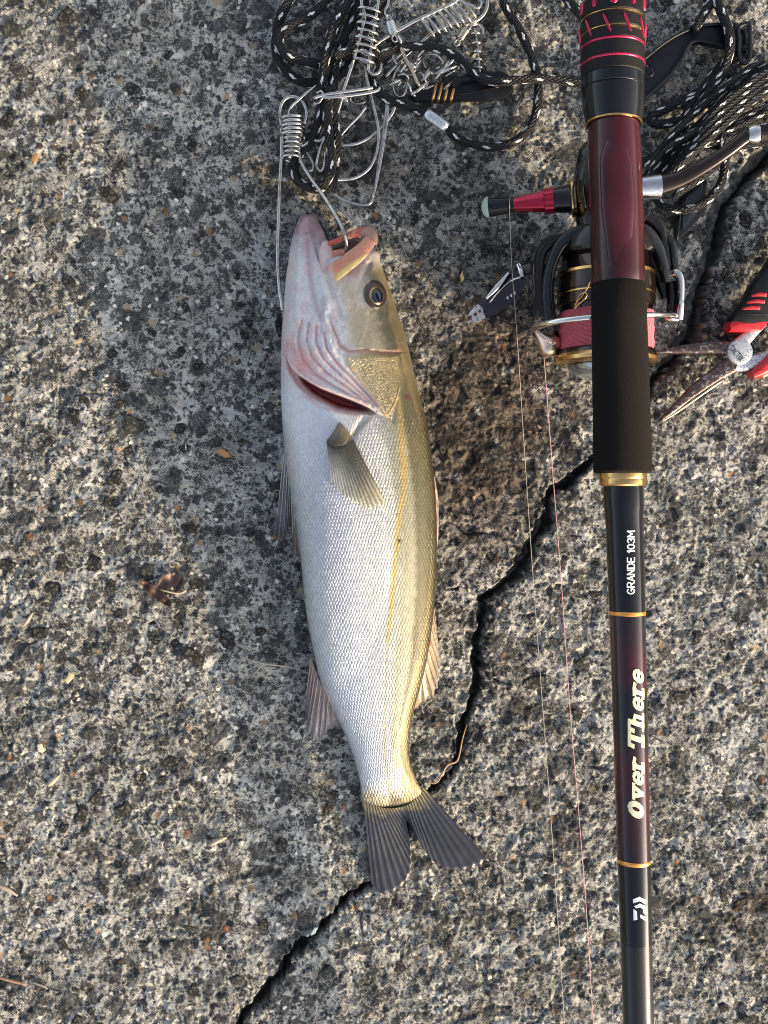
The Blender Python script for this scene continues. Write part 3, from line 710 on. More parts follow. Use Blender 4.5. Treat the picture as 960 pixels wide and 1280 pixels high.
strap('tongue_skin', [(411,322),(420,318),(430,313)], [6, 6, 3], 0.5, [.019, .019, .018], M_lip, uj)
# gill flap edge, thin raised fold over the slit
strap('gill_flap_edge', [(359,446),(368,461),(382,472),(400,482),(420,490),(441,498),(460,507),(472,516)], [1.6, 2.2, 2.4, 2.4, 2.4, 2.4, 2.2, 1.2], 0.8,
      [zf(*p)+o_ for p, o_ in zip([(359,440),(368,455),(382,467),(400,477),(420,486),(441,494),(460,503),(470,507)], [.0]*8)], simple('gill_flap_skin', (0.74, 0.52, 0.50), 0.3, coat=0.4, gs=800), fish)
strap('gill_cover_edge', [(437,457),(450,474),(464,492),(476,509),(483,519),(489,512),(495,500),(500,482)], [.5, .8, .9, 1.1, 1.2, 1.0, .8, .4], 0.8,
      [zf(*p)+.0004 for p in [(437,457),(450,474),(464,491),(475,505),(483,516),(489,510),(494,500),(499,482)]], simple('golden_gill_cover_edge', (0.72, 0.46, 0.22), 0.35, coat=0.4, gs=800), fish)
o = dome('reddish_speck', 0, 0, 1, 1, 0, 0, 0, M_dk, fish) if False else None
snail = dome('leaf_scrap', 535, 806, 5.0, 8, -0.1, 0.016, 0.0015, simple('brown_leaf_scrap', (0.36, 0.14, 0.06), 0.5, wear=(0.5, 0.28, 0.14)), None, 9, rr=3)
tag(snail, 'tiny rust brown leaf scrap stuck at the front of the soft dorsal fin', 'leaf scrap')
# ================================================================ FISHING ROD
def rz(py): return 0.087-0.000019*(py-100)           # height of the rod's axis above the slab at a photo row
def rcx(py): return float(np.interp(py, [-60, 0, 100, 355, 590, 765, 1075, 1280, 1340], [762.5, 765.5, 765.5, 773, 778.5, 784, 792.5, 798, 800]))
def ring(py, w, dx=0):
    z = rz(py); c = P(rcx(py)+dx, py, z); return c, R(w/2, z)
def rodpart(name, st, mat, parent, sides=48, dx=0, sharp=30):
    """st: (photo row, width in photo px)"""
    vs = []; fs = []
    for py, w_ in st:
        c, r = ring(py, w_, dx)
        for k in range(sides):
            a = 2*math.pi*k/sides; vs.append(c+Vector((r*math.sin(a), 0, r*math.cos(a))))
    for i in range(len(st)-1):
        for k in range(sides):
            k2 = (k+1) % sides; fs.append((i*sides+k, (i+1)*sides+k, (i+1)*sides+k2, i*sides+k2))
    fs.append(tuple(range(sides))); fs.append(tuple((len(st)-1)*sides+k for k in range(sides))[::-1])
    o = mesh(name, vs, fs, mat, parent, True); o.data.set_sharp_from_angle(angle=math.radians(sharp)); return o
M_black = simple('gloss_black_lacquer', (0.005, 0.006, 0.009), 0.12, coat=0.45, spec=.25, gs=2500)
M_matte = simple('matte_black_rubber', (0.008, 0.008, 0.010), 0.45, grain=0.0002, gs=2500, spec=.22)
M_foam = simple('black_foam', (0.010, 0.009, 0.009), 0.9, grain=0.0006, gs=2200, spec=.12)
M_gold = simple('brushed_gold', (0.78, 0.50, 0.20), 0.22, metal=1.0)
M_goldr = simple('orange_gold_thread', (0.80, 0.36, 0.06), 0.3, metal=0.7, coat=0.8)
M_pink = simple('anodised_magenta', (0.48, 0.010, 0.07), 0.25, metal=0.6, coat=0.5)
def wine(name, a, b, sc_=30):
    t = NT(name); n = t.noise(sc_, 2)
    t.col(t.mix(t.rng(n, 0.35, 0.65), a, b)); t.set(rough=0.25, metal=0.1, coat=0.65, coatr=0.05, spec=.3)
    fl = t.noise(9000, 1); t.bump(fl, 0.00003, 0.5); return t.m
M_wine = wine('dark_red_lacquer', (0.018, 0.0008, 0.0025), (0.045, 0.002, 0.007))
M_wine2 = wine('wine_to_black_lacquer', (0.050, 0.005, 0.014), (0.006, 0.007, 0.011), 26)
M_carb = None
t = NT('bare_carbon_blank'); sx = t.n('ShaderNodeSeparateXYZ', {0: t.obj()})
wv_ = t.math('SINE', t.math('MULTIPLY', sx.outputs[1], 7400.0)); t.col(t.mix(t.rng(wv_, -1, 1), (0.014, 0.014, 0.017), (0.024, 0.022, 0.022)))
t.set(rough=0.3, metal=0.2, coat=0.6, coatr=0.12, spec=.3); t.bump(wv_, 0.00002, 0.5); M_carb = t.m

rod = thing('fishing_rod', 'black and wine red fishing rod with foam fore grip lying along the right side', 'fishing rod', P(775, 640, 0))
rodpart('butt_ring', [(-70, 60), (-4, 62), (2, 66), (5, 66), (9, 58)], M_gold, rod)
lock = rodpart('locking_nut', [(4, 66), (6, 76), (10, 80), (26, 81), (27.5, 78), (29, 78), (30.5, 80), (45, 80.5), (46.5, 78.5), (48, 78.5), (49.5, 80.5), (60, 80.5), (61, 79), (82, 79.5), (84, 79), (97, 79), (98, 77.5), (99, 76)], M_matte, rod)
for y_ in (62, 83): rodpart('pink_ring', [(y_-1.6, 79.5), (y_-0.8, 81), (y_+0.8, 81), (y_+1.6, 79.5)], M_pink, lock)
for y_ in (28.2, 47.2): rodpart('gold_ring', [(y_-1.2, 77.5), (y_-0.4, 80.3), (y_+0.4, 80.3), (y_+1.2, 77.5)], M_gold, lock)
def slot(y0, y1, a0, a1, wpx, mat, par, th=0.0007, name='grip_slot'):
    vs = []; fs = []
    rows = 8
    for i in range(rows+1):
        f = i/rows; y = y0+(y1-y0)*f; a = math.radians(a0+(a1-a0)*f); c, r = ring(y, 80.6)
        hw = wpx/40.0*math.sqrt(max(0.05, 1-(2*f-1)**4))/1.0
        for da, dr in ((-hw/2, -0.0003), (-hw/3, th*0.7), (0, th), (hw/3, th*0.7), (hw/2, -0.0003)):
            vs.append(c+Vector(((r+dr)*math.sin(a+da), 0, (r+dr)*math.cos(a+da))))
    for i in range(rows):
        for k in range(4): fs.append((i*5+k, (i+1)*5+k, (i+1)*5+k+1, i*5+k+1))
    return mesh(name, vs, fs, mat, par, True)
for a_ in range(0, 360, 36):
    slot(33, 57, a_-22-6, a_-22+8, 4.2, M_pink, lock)
    slot(7, 22, a_-9, a_-9, 11 if a_ % 72 == 0 else 7, M_pink, lock)
rodpart('seat_collar', [(97, 76), (99, 78.5), (112, 79), (113, 77), (114, 79), (140, 75), (150, 71), (154, 70.5), (156, 66)], M_black, rod)
rodpart('gold_ring', [(153.6, 70.6), (154.3, 71.6), (155.4, 71.4), (156, 69)], M_gold, rod)
rodpart('reel_seat', [(150, 62), (170, 65), (190, 66), (230, 66.5), (270, 67), (310, 66.5), (340, 65.5), (354, 65), (357, 62)], M_wine, rod)
# raised trigger-side ridge on the seat
tube('seat_ridge', [P(768, 168, rz(168)+R(25, .08)), P(770, 200, rz(200)+R(29, .08)), P(773, 260, rz(260)+R(29.5, .08)), P(775, 345, rz(345)+R(26, .08))], [R(8, .08), R(20, .08), R(21, .08), R(12, .08)], M_wine, rod, 20, 8, flat=0.33)
rodpart('fore_grip', [(354.5, 60), (355, 66), (357, 68), (400, 68.5), (470, 70), (540, 71.5), (584, 73), (589, 72.5), (591, 69), (591.5, 60)], M_foam, rod, 56)
rodpart('winding_check', [(591, 56), (592, 58.5), (597, 59), (599, 57.5), (601, 58.5), (606, 57.5), (608, 54), (608.6, 48)], M_gold, rod)
rodpart('blank', [(606, 48.5), (612, 50), (636, 49), (642, 47), (700, 46), (765, 45)], M_black, rod, 48, 0, 60)
rodpart('thread_band', [(763.5, 44.8), (764.3, 46), (767.7, 46), (768.5, 44.8)], M_goldr, rod)
rodpart('blank', [(765, 44.9), (900, 43), (1075, 41)], M_wine2, rod, 48, 0, 60)
rodpart('thread_band', [(1073, 41), (1073.8, 42), (1077, 42), (1078, 41)], M_goldr, rod)
rodpart('blank', [(1075, 40.9), (1176, 39.6), (1177, 39.4)], M_black, rod, 48, 0, 60)
rodpart('blank', [(1176.5, 39), (1280, 38), (1700, 32), (2100, 26)], M_carb, rod, 48, 0, 60)
# lettering, wrapped round the blank
M_white = simple('white_print', (0.78, 0.82, 0.90), 0.4, gs=2500); M_cream = simple('cream_print', (0.80, 0.80, 0.52), 0.4, gs=2500)
def wrap(name, polys, y0, y1, xmid, hpx, mat, par, dr=0.00012):
    """polys in text space (x 0..1 along reading direction, y -0.5..0.5); reads upward in the photo; y0 = start row (bottom)"""
    vs = []; fs = []
    for k, pl in enumerate(polys):
        for quad in pl:
            (ax, ay), (bx, by), (cx, cy), (dx_, dy_) = quad; n = 5; o = len(vs)
            for i in range(n+1):
                for j in range(n+1):
                    s_, t_ = i/n, j/n
                    x = (ax*(1-s_)+bx*s_)*(1-t_)+(dx_*(1-s_)+cx*s_)*t_; y = (ay*(1-s_)+by*s_)*(1-t_)+(dy_*(1-s_)+cy*s_)*t_
                    py = y0+(y1-y0)*x; c, r = ring(py, float(np.interp(py, [642, 765, 1075, 1176], [47, 45, 41, 39.6])))
                    off = R(xmid-rcx(py), rz(py)) - R(hpx*y, rz(py)); a = math.asin(max(-.99, min(.99, off/r)))
                    rr = r+dr+k*0.000006+len(fs)*1e-9
                    vs.append(c+Vector((rr*math.sin(a), 0, rr*math.cos(a))))
            for i in range(n):
                for j in range(n): fs.append((o+i*(n+1)+j, o+(i+1)*(n+1)+j, o+(i+1)*(n+1)+j+1, o+i*(n+1)+j+1))
    return mesh(name, vs, fs, mat, par, True)
def stroke(pts, w_, sh=0.0, asp=1.0):
    """polyline -> quads; asp = height px / length px so the pen keeps its width"""
    out = []
    for (x0, y0), (x1, y1) in zip(pts[:-1], pts[1:]):
        dx, dy = x1-x0, y1-y0; L = math.hypot(dx, dy) or 1; ux, uy = dx/L, dy/L; nx, ny = -uy*w_/2, ux*w_/2
        e = w_*0.42; ax, ay, bx, by = x0-ux*e, y0-uy*e, x1+ux*e, y1+uy*e
        out.append([(ax+nx, ay+ny), (bx+nx, by+ny), (bx-nx, by-ny), (ax-nx, ay-ny)])
    return out
def arcp(cx, cy, rx, ry, a0, a1, n=8): return [(cx+rx*math.cos(math.radians(a0+(a1-a0)*i/n)), cy+ry*math.sin(math.radians(a0+(a1-a0)*i/n))) for i in range(n+1)]
# glyphs in units of cap height 1, each returns strokes and advance
SANS = {'G': ([arcp(.32, .5, .32, .5, 50, 200, 6)+arcp(.32, .5, .32, .5, 200, 330, 5)+[(.62, .45), (.36, .45)]], .78), 'R': ([[(0, 0), (0, 1), (.32, 1)]+arcp(.34, .74, .22, .26, 90, -90, 5)+[(0, .48)], [(.30, .48), (.56, 0)]], .74),
        'A': ([[(0, 0), (.30, 1), (.60, 0)], [(.12, .32), (.48, .32)]], .74), 'N': ([[(0, 0), (0, 1), (.52, 0), (.52, 1)]], .74), 'D': ([[(0, 0), (0, 1), (.26, 1)]+arcp(.26, .5, .30, .5, 90, -90, 6)+[(0, 0)]], .74),
        'E': ([[(.48, 1), (0, 1), (0, 0), (.48, 0)], [(0, .5), (.42, .5)]], .66), '1': ([[(0, .78), (.18, 1), (.18, 0)]], .42), '0': ([arcp(.26, .5, .26, .5, 0, 360, 12)], .72),
        '3': ([arcp(.24, .74, .24, .26, 160, -80, 6)+arcp(.24, .26, .28, .26, 80, -160, 6)], .70), 'M': ([[(0, 0), (0, 1), (.33, .35), (.66, 1), (.66, 0)]], .80), ' ': ([], .42)}
SLAB = {'O': ([arcp(.34, .5, .25, .42, 0, 360, 12), arcp(.36, .5, .22, .40, 0, 360, 12)], .86, .24), 'v': ([[(.10, .66), (.30, .04)], [(.30, .04), (.50, .66)], [(.0, .68), (.24, .68)], [(.38, .68), (.60, .68)]], .72, .20),
        'e': ([[(.08, .36), (.48, .36)], arcp(.28, .36, .21, .31, 0, 320, 10), arcp(.26, .36, .21, .31, 90, 270, 6)], .68, .17), 'r': ([[(.12, 0), (.12, .66)], [(-.04, .03), (.30, .03)], [(-.02, .66), (.12, .66)], [(.12, .48), (.26, .66), (.44, .62)]], .62, .20),
        'T': ([[(.36, 0), (.36, .94)], [(.0, .96), (.72, .96)], [(.02, .96), (.0, .72)], [(.72, .96), (.70, .72)], [(.16, .03), (.56, .03)], [(.40, 0), (.40, .94)]], .96, .21),
        'h': ([[(.12, 0), (.12, .98)], [(-.04, .98), (.12, .98)], [(-.04, .03), (.26, .03)], [(.12, .46), (.28, .66), (.46, .60), (.46, .03)], [(.36, .03), (.62, .03)], [(.16, 0), (.16, .95)]], .82, .18), ' ': ([], .42, .1)}
def word(txt, font, wd, shear=0.0, track=0.0):
    polys = []; x = 0
    for ch in txt:
        g = font[ch]; w_ = g[2] if len(g) > 2 else wd
        for st_ in g[0]: polys.append([[(px_+x+shear*py_, py_) for px_, py_ in q_] for q_ in stroke(st_, w_)])
        x += g[1]+track
    return [[[(a/x, b-.5) for a, b in q_] for q_ in pl] for pl in polys]
wrap('lettering', word('GRANDE 103M', SANS, 0.17, 0, .03), 740.5, 662, 783.5, 8.6, M_white, rod)
wrap('lettering', word('Over There', SLAB, 0.17, 0.24, -.03), 1019, 834, 790.5, 18, M_cream, rod)
# the maker's mark: two stepped chevrons beside a broken D
LG = [[(.02, .42), (.50, .50), (.50, .30), (.02, .22)]]
def lq(*p): return [[(((960-y_)/600.0), (485-x_)/330.0) for x_, y_ in p]]
logo = [lq((325,430),(470,360),(480,465),(330,525)), lq((470,360),(640,460),(635,555),(480,465)), lq((350,590),(480,522),(485,610),(400,640)), lq((480,522),(640,605),(560,655),(485,610)),
        lq((555,650),(640,605),(640,805),(565,745)), lq((335,655),(415,705),(425,905),(340,930)), lq((485,780),(650,865),(650,955),(500,865))]
wrap('maker_mark', logo, 1145, 1113.7, 795.2, 17.2, M_white, rod)

# ================================================================ SPINNING REEL
M_brown = simple('dark_bronze_metal', (0.030, 0.020, 0.017), 0.16, metal=0.7, coat=0.6, spec=.3)
M_gun = simple('gunmetal_plastic', (0.018, 0.021, 0.026), 0.28, metal=0.3, coat=0.4, spec=.3)
M_chrome = simple('polished_chrome', (0.78, 0.76, 0.74), 0.10, metal=1.0)
M_steel = simple('steel_wire', (0.60, 0.58, 0.56), 0.20, metal=1.0, wear=(.40, .36, .33), gs=900)
M_red = simple('anodised_crimson', (0.45, 0.012, 0.05), 0.22, metal=0.75, coat=0.4)
M_bodyb = simple('black_reel_metal', (0.008, 0.008, 0.010), 0.20, metal=0.3, coat=0.5, spec=.3)
reel = thing('spinning_reel', 'black and gold spinning reel with pink line hanging under the rod', 'fishing reel', P(757, 350, 0))
RZ = 0.033
def RY(py, px=757.5, z=RZ): return P(px, py, z)
def yl(name, st, mat, par, px=757.5, z=RZ, sides=56, **kw):
    """revolve about the reel's axis (parallel to the photo's vertical); st: (photo row at axis height, radius px)"""
    o = P(px, st[0][0], z); k = S*(H-z)/H
    return lathe(name, o, (0, -1, 0), [((py-st[0][0])*k, r*k) for py, r in st], mat, par, sides, **kw)
gear = mesh('gear_housing', *tube_data(catmull([P(757,178,.046), P(752,196,.040), P(748,235,.036), P(750,270,.034), P(757,292,.033)], 8), list(np.interp(np.linspace(0, 1, 33), [0, .2, .5, .8, 1], [R(16, .04), R(30, .04), R(33, .04), R(30, .03), R(34, .03)])), 28, True, 0.8)[:2], M_bodyb, reel)
for k_, (a_, b_) in enumerate((((722, 205), (716, 262)), ((727, 196), (722, 255)), ((731, 203), (729, 262)))):
    tube('housing_rib', [P(a_[0]+3, a_[1], .052), P((a_[0]+b_[0])/2-2, (a_[1]+b_[1])/2, .053), P(b_[0]+3, b_[1], .050)], R(1.6, .05), M_bodyb, gear, 8, 5)
tube('reel_stem', [P(760, 215, .052), P(764, 225, .068), P(768, 240, .078)], [R(12, .06), R(9, .06), R(13, .07)], M_bodyb, reel, 16, 6, flat=.7)
tube('reel_foot', [P(767, 180, .0795), P(769, 225, .077), P(772, 290, .0785)], [R(6, .08), R(11, .08), R(6, .08)], M_bodyb, reel, 12, 6, flat=.35)
rotor = yl('rotor', [(286, 20), (287, 40), (294, 56), (306, 62), (318, 63), (322, 60), (322.5, 30)], M_bodyb, reel)
# curved rotor arms either side of the spool
def band(name, pts, wd, th, mat, par, sides=12):
    """pts (px,py,z), wd list of px half widths (in the photo plane), th = thickness ratio"""
    q_ = catmull([P(a, b, z) for a, b, z in pts], 10); n = len(q_); ww = np.interp(np.linspace(0, 1, n), np.linspace(0, 1, len(wd)), wd); vs = []; fs = []
    for i, p in enumerate(q_):
        t_ = (q_[min(i+1, n-1)]-q_[max(i-1, 0)]); t_.normalize(); side = t_.cross(Vector((0, 0, 1))); side.normalize(); up = side.cross(t_)
        r = R(ww[i], p.z)
        for k in range(sides):
            a = 2*math.pi*k/sides; ca, sa = math.cos(a), math.sin(a); e = 0.55
            vs.append(p+side*(r*math.copysign(abs(ca)**e, ca))+up*(th*math.copysign(abs(sa)**e, sa)))
    for i in range(n-1):
        for k in range(sides):
            k2 = (k+1) % sides; fs.append((i*sides+k, i*sides+k2, (i+1)*sides+k2, (i+1)*sides+k))
    fs.append(tuple(range(sides))[::-1]); fs.append(tuple((n-1)*sides+k for k in range(sides)))
    o = mesh(name, vs, fs, mat, par, True); o.data.set_sharp_from_angle(angle=math.radians(50)); return o
band('rotor_arm', [(748, 288, .046), (722, 292, .046), (701, 306, .044), (688, 335, .042), (684, 365, .040), (687, 400, .038)], [7, 9, 8, 7, 7.5, 8], .0045, M_gun, rotor)
band('arm_cover', [(716, 298, .038), (690, 303, .037), (676, 318, .036), (673, 350, .034), (676, 395, .032)], [5, 8, 7, 7, 9], .007, M_bodyb, rotor)
tube('cover_edge', [P(697,300,.046), P(680,307,.045), P(673,320,.044), P(672,350,.042)], R(1.0, .04), M_brown, rotor, 6, 5)
band('rotor_arm', [(790, 285, .046), (806, 290, .046), (820, 308, .044), (829, 334, .042), (832, 352, .040)], [7, 8, 7.5, 6, 4], .0045, M_gun, rotor)
band('arm_cover', [(798, 300, .034), (812, 322, .033), (824, 350, .031), (829, 374, .030)], [8, 9, 8, 4], .006, M_bodyb, rotor)
band('rotor_arm', [(808, 272, .046), (822, 282, .045), (828, 300, .044), (834, 335, .042)], [6, 8, 5, 3.5], .004, M_bodyb, rotor)
band('arm_cover', [(834, 296, .040), (840, 312, .040), (842, 338, .039)], [4, 6, 4], .004, M_gun, rotor)
spool = yl('spool', [(308, 40), (312, 50), (325, 55), (341, 58), (343, 60), (366, 61), (367, 60), (384, 61), (385, 58), (392, 56), (438, 56), (440, 60.5), (446, 62.5), (452, 60), (455, 50), (462, 40)], M_brown, reel)
yl('spool_ring', [(342, 59), (343, 61.6), (346.5, 61.8), (347.5, 59)], M_gold, spool)
yl('spool_ring', [(369, 60), (369.5, 61.8), (371, 61.8), (371.6, 60)], M_gold, spool)
yl('spool_lip', [(443.5, 57), (445, 62.5), (449, 64.5), (453.5, 63.5), (456, 57), (456.5, 45)], M_gold, spool)
M_drag = simple('pale_blue_drag_metal', (0.42, 0.48, 0.55), 0.2, metal=0.9)
drag = yl('drag_knob', [(456, 46), (459, 47), (464, 45), (469, 38), (470, 30), (468, 26)], M_drag, spool)
tube('knob_bar', [P(742, 463, .068), P(757, 466, .070), P(772, 463, .068)], R(4, .06), M_gold, drag, 8, 4, flat=.6)
# wound line: a profile with one ridge per turn
prof_ = []
for i in range(130): prof_.append((392+i*0.36, 58.2+0.4*abs(math.sin(i*1.57))+0.4*math.sin(i*.13)))
t = NT('pink_braided_line'); sx = t.n('ShaderNodeSeparateXYZ', {0: t.obj()}); n_ = t.noise(600, 3)
wv_ = t.math('SINE', t.math('ADD', t.math('MULTIPLY', sx.outputs[1], 9500.0), t.math('MULTIPLY', n_, 9.0)))
t.col(t.mix(t.rng(wv_, -1, 1), (0.42, 0.055, 0.10), (0.72, 0.20, 0.25))); t.set(rough=0.45, spec=.5); t.bump(wv_, 0.0001, 0.8); M_line = t.m
yl('wound_line', [(391.5, 50)]+prof_+[(439, 50)], M_line, spool)
for px0, sgn in ((700, 1),):   # gold curl printed on the skirt
    cur = [(738, 352), (732, 364), (727, 371), (720, 379), (719, 386), (722, 381), (730, 375), (734, 368), (730, 366), (724, 370), (719, 382)]
    pts = []
    for x, y in cur:
        k = S*(H-RZ)/H; rr = 61.9*k; ax_ = P(757.5, y, RZ).x; zz = .05
        for _ in range(30):
            xo = (x-480)*S*(H-zz)/H-ax_; zz = .5*zz+.5*(RZ+math.sqrt(max(1e-9, rr*rr-xo*xo)))
        pts.append(P(x, y, zz))
    tube('gold_curl', pts, R(0.9, .05), M_gold, spool, 6, 5)
# bail wire arcing over the spool
bp = []
for i in range(17):
    f = i/16; a = math.pi*(1-f); x = 757+90*math.cos(a); y = 412-17*f-8*math.sin(a); bp.append(P(x, y, RZ+0.031*math.sin(a)*0.97))
tube('bail_wire', bp, [R(5, .04), R(4.5, .04), R(3.8, .05), R(3.6, .06), R(3.6, .06), R(3.6, .05), R(3.8, .04)], M_chrome, reel, 14, 3)
roller = lathe('line_roller', P(668, 411, .034), (P(691, 437, .033)-P(668, 411, .034)), [(0, 0.0008), (.002, .0016), (.005, .0028), (.008, .0048), (.0105, .0062), (.0125, .0066), (.0150, .0060), (.0168, .0040), (.0180, .0006)],
               simple('champagne_metal', (0.85, 0.68, 0.55), 0.30, metal=1.0), reel, 32)
band('roller_arm', [(700, 398, .031), (698, 412, .029), (694, 422, .026)], [6, 6, 4], .003, M_bodyb, reel)
band('bail_arm', [(836, 344, .040), (845, 342, .042), (850, 352, .042), (850, 378, .040), (848, 398, .037)], [3.5, 5, 4.5, 4, 5.5], .0032, M_chrome, reel)
band('arm_inner', [(838, 352, .037), (840, 372, .036), (838, 392, .034)], [5, 7, 5], .003, M_bodyb, reel)
lathe('bail_bolt', P(832, 395, .036), (1, -.1, 0), [(0, .0022), (.001, .0030), (.006, .0032), (.0072, .0024)], M_chrome, reel, 20)
# crank arm on the right, turned knob at the picture's edge
crank = tube('handle_arm', [P(800,234,.050), P(822,232,.051), P(850,224,.053), P(880,208,.057), P(908,190,.060), P(926,176,.061), P(936,168,.061)],
             [R(13, .05), R(13, .05), R(10.5, .05), R(9, .05), R(8, .05), R(8.5, .06), R(10, .06)], M_brown, reel, 24, 10, flat=.75)
lathe('handle_collar', P(796, 235, .050), (P(826, 233, .050)-P(796, 235, .050)), [(0, R(11, .05)), (.0004, R(13, .05)), (.0075, R(14.5, .05)), (.0118, R(15.5, .05)), (.0122, R(14, .05))], simple('satin_steel', (0.62, 0.63, 0.68), 0.22, metal=1), crank, 32)
lathe('knob_joint', P(932, 169, .061), (1, 0.02, 0), [(0, .0022), (.0008, .0042), (.0035, .0052), (.0062, .0050), (.0066, .0036)], M_chrome, crank, 28)
lathe('handle_knob', P(948, 168, .061), (1, 0.02, 0), [(0, .0034), (.0004, .0046), (.004, .0044), (.012, .0052), (.020, .0078), (.027, .0084), (.030, .0066), (.031, .003)], M_matte, crank, 32)
# crimson stand screwed on the left of the housing
ax0 = P(724, 247, .040); ax1 = P(603, 260, .030); dx_ = (ax1-ax0).normalized(); k_ = R(1, .036)
cap = lathe('reel_stand', ax0, dx_, [(k_*10, k_*20), (k_*11, k_*18.5), (k_*16, k_*17), (k_*30, k_*15.5), (k_*31, k_*15.5)], M_bodyb, reel, 40)
lathe('stand_ring', ax0, dx_, [(k_*3, k_*22), (k_*4, k_*24), (k_*9, k_*24), (k_*10, k_*22)], M_gold, cap, 40)
lathe('stand_grip', ax0, dx_, [(k_*30.5, k_*15), (k_*31, k_*16), (k_*42, k_*15.2), (k_*43, k_*14)], M_red, cap, 40, bumps=20, bamp=.025)
lathe('stand_grip', ax0, dx_, [(k_*42.5, k_*13.6), (k_*55, k_*12), (k_*70, k_*9.8), (k_*80, k_*8.6), (k_*81, k_*8.2)], M_red, cap, 40, bumps=8, bamp=.035)
lathe('stand_tip', ax0, dx_, [(k_*80.5, k_*8), (k_*81, k_*8.8), (k_*87, k_*9), (k_*88, k_*10), (k_*112, k_*11.6), (k_*113, k_*10)], M_black, cap, 40, bumps=10, bamp=.03)
lathe('stand_cap', ax0, dx_, [(k_*112.5, k_*12.6), (k_*114, k_*13), (k_*117, k_*11.5), (k_*120, k_*8), (k_*121.5, k_*3)], simple('pale_green_rubber', (0.42, 0.52, 0.45), 0.5), cap, 36)
for s_ in (-4, 4): dome('stand_hole', 613, 257+s_, 2.0, 2.2, 0, .0385, .0004, M_gun, cap, 12)

def worn(name, a, b, metal, sc_=500, rough=.35):
    t = NT(name); n = t.noise(sc_, 6, rough=.7); t.col(t.mix(t.rng(n, .52, .62), a, b)); t.set(metal=metal, rough=t.rng(n, .3, .7, rough*.7, rough*1.4)); t.bump(n, .0002); return t.m
# ================================================================ TAPERED CHROME PLATE BESIDE THE REEL
clip = thing('line_clip', 'tapered dark chrome plate with round holes beside the left of the reel', 'line clip', P(625, 368, 0))
M_mirror = simple('dark_mirror_chrome', (0.07, 0.065, 0.075), 0.12, metal=1.0, wear=(.13, .09, .08), gs=250)
hh = 0.009
def cz(x, y): return 0.004+0.011*((x-584)/85)
plate('plate', [(583,398),(590,404),(600,401),(622,392),(640,379),(652,364),(659,350),(650,343),(640,336),(634,338),(622,352),(605,372),(588,389)], cz, .0012, M_mirror, clip)
plate('plate_tip', [(583,398),(590,404.5),(600,401.5),(607,398),(603,384),(597,380),(588,389)], lambda a, b: cz(a, b)+.0009, .0008, worn('etched_chrome', (0.74, 0.70, 0.66), (0.16, 0.14, 0.13), .95, 500, .3), clip, .0002)
band('raised_rib', [(608, 373, cz(608, 373)+.002), (622, 358, cz(622, 358)+.003), (636, 341, cz(636, 341)+.0035)], [1.6, 3.4, 1.6], .0012, M_chrome, clip)
tube('rib_edge', [P(612, 378, cz(612, 378)+.0014), P(628, 360, cz(628, 360)+.0018), P(640, 350, cz(640, 350)+.0018), P(652, 346, cz(652, 346)+.0015)], R(1.1, .01), M_chrome, clip, 6, 6)
for x, y, r in ((587.5, 397.5, 3.6), (594.5, 393, 2.8), (600, 389, 2.2)): dome('hole', x, y, r, r*.9, 0, cz(x, y)+.00175, .0003, M_dk, clip, 14)
for x, y in ((635, 372), (639.5, 369), (644, 366)): dome('rivet', x, y, 1.9, 2.4, .5, cz(x, y)+.0012, .0005, M_chrome, clip, 12)
band('knuckle', [(648, 332, .016), (652, 340, .018), (654, 346, .018)], [3, 4.5, 3.5], .002, M_chrome, clip)
band('hinge', [(652, 338, .016), (660, 336, .018), (670, 332, .022), (676, 334, .026)], [6, 8, 7, 5], .003, M_bodyb, clip)
tube('spring_wire', [P(640, 336, .014), P(643, 318, .012), P(648, 300, .009), P(652, 285, .006)], R(1.2, .01), M_brown, clip, 6, 6)

# ================================================================ FISHING LINES
def lay(pts, r, z0=0.0010):
    out = []
    for p in pts:
        x, y = p[:2]; out.append(P(x, y, p[2] if len(p) > 2 else max(ghs(x, y), -.001)+z0))
    return out
t_pl = simple('pink_line', (0.60, 0.34, 0.36), 0.45, gs=3000); t_cl = simple('clear_line', (0.48, 0.44, 0.40), 0.2, coat=0.6, gs=3000)
pk = tube('fishing_line', [P(680, 447, .029), P(684, 500, .025), P(690, 580, .020), P(701, 720, .016), P(712, 880, .012), P(722, 1000, .010), P(733, 1140, .009), P(742, 1285, .008), P(752, 1420, .006)], 0.00021, t_pl, None, 6, 12)
tag(pk, 'thin pink line running down from the roller of the reel', 'fishing line')
cl = tube('fishing_line', [P(637, 247, .036), P(637, 250, .0425), P(637, 257, .0445), P(637, 266, .0415), P(638, 290, .036), P(640, 335, .028), P(647, 430, .012), P(654, 540, .010), P(662, 660, .010), P(672, 800, .009), P(684, 960, .009), P(696, 1130, .008), P(706, 1290, .007), P(714, 1420, .005)], 0.00017, t_cl, None, 6, 12)
tag(cl, 'thin clear line running down the slab left of the pink line', 'fishing line')

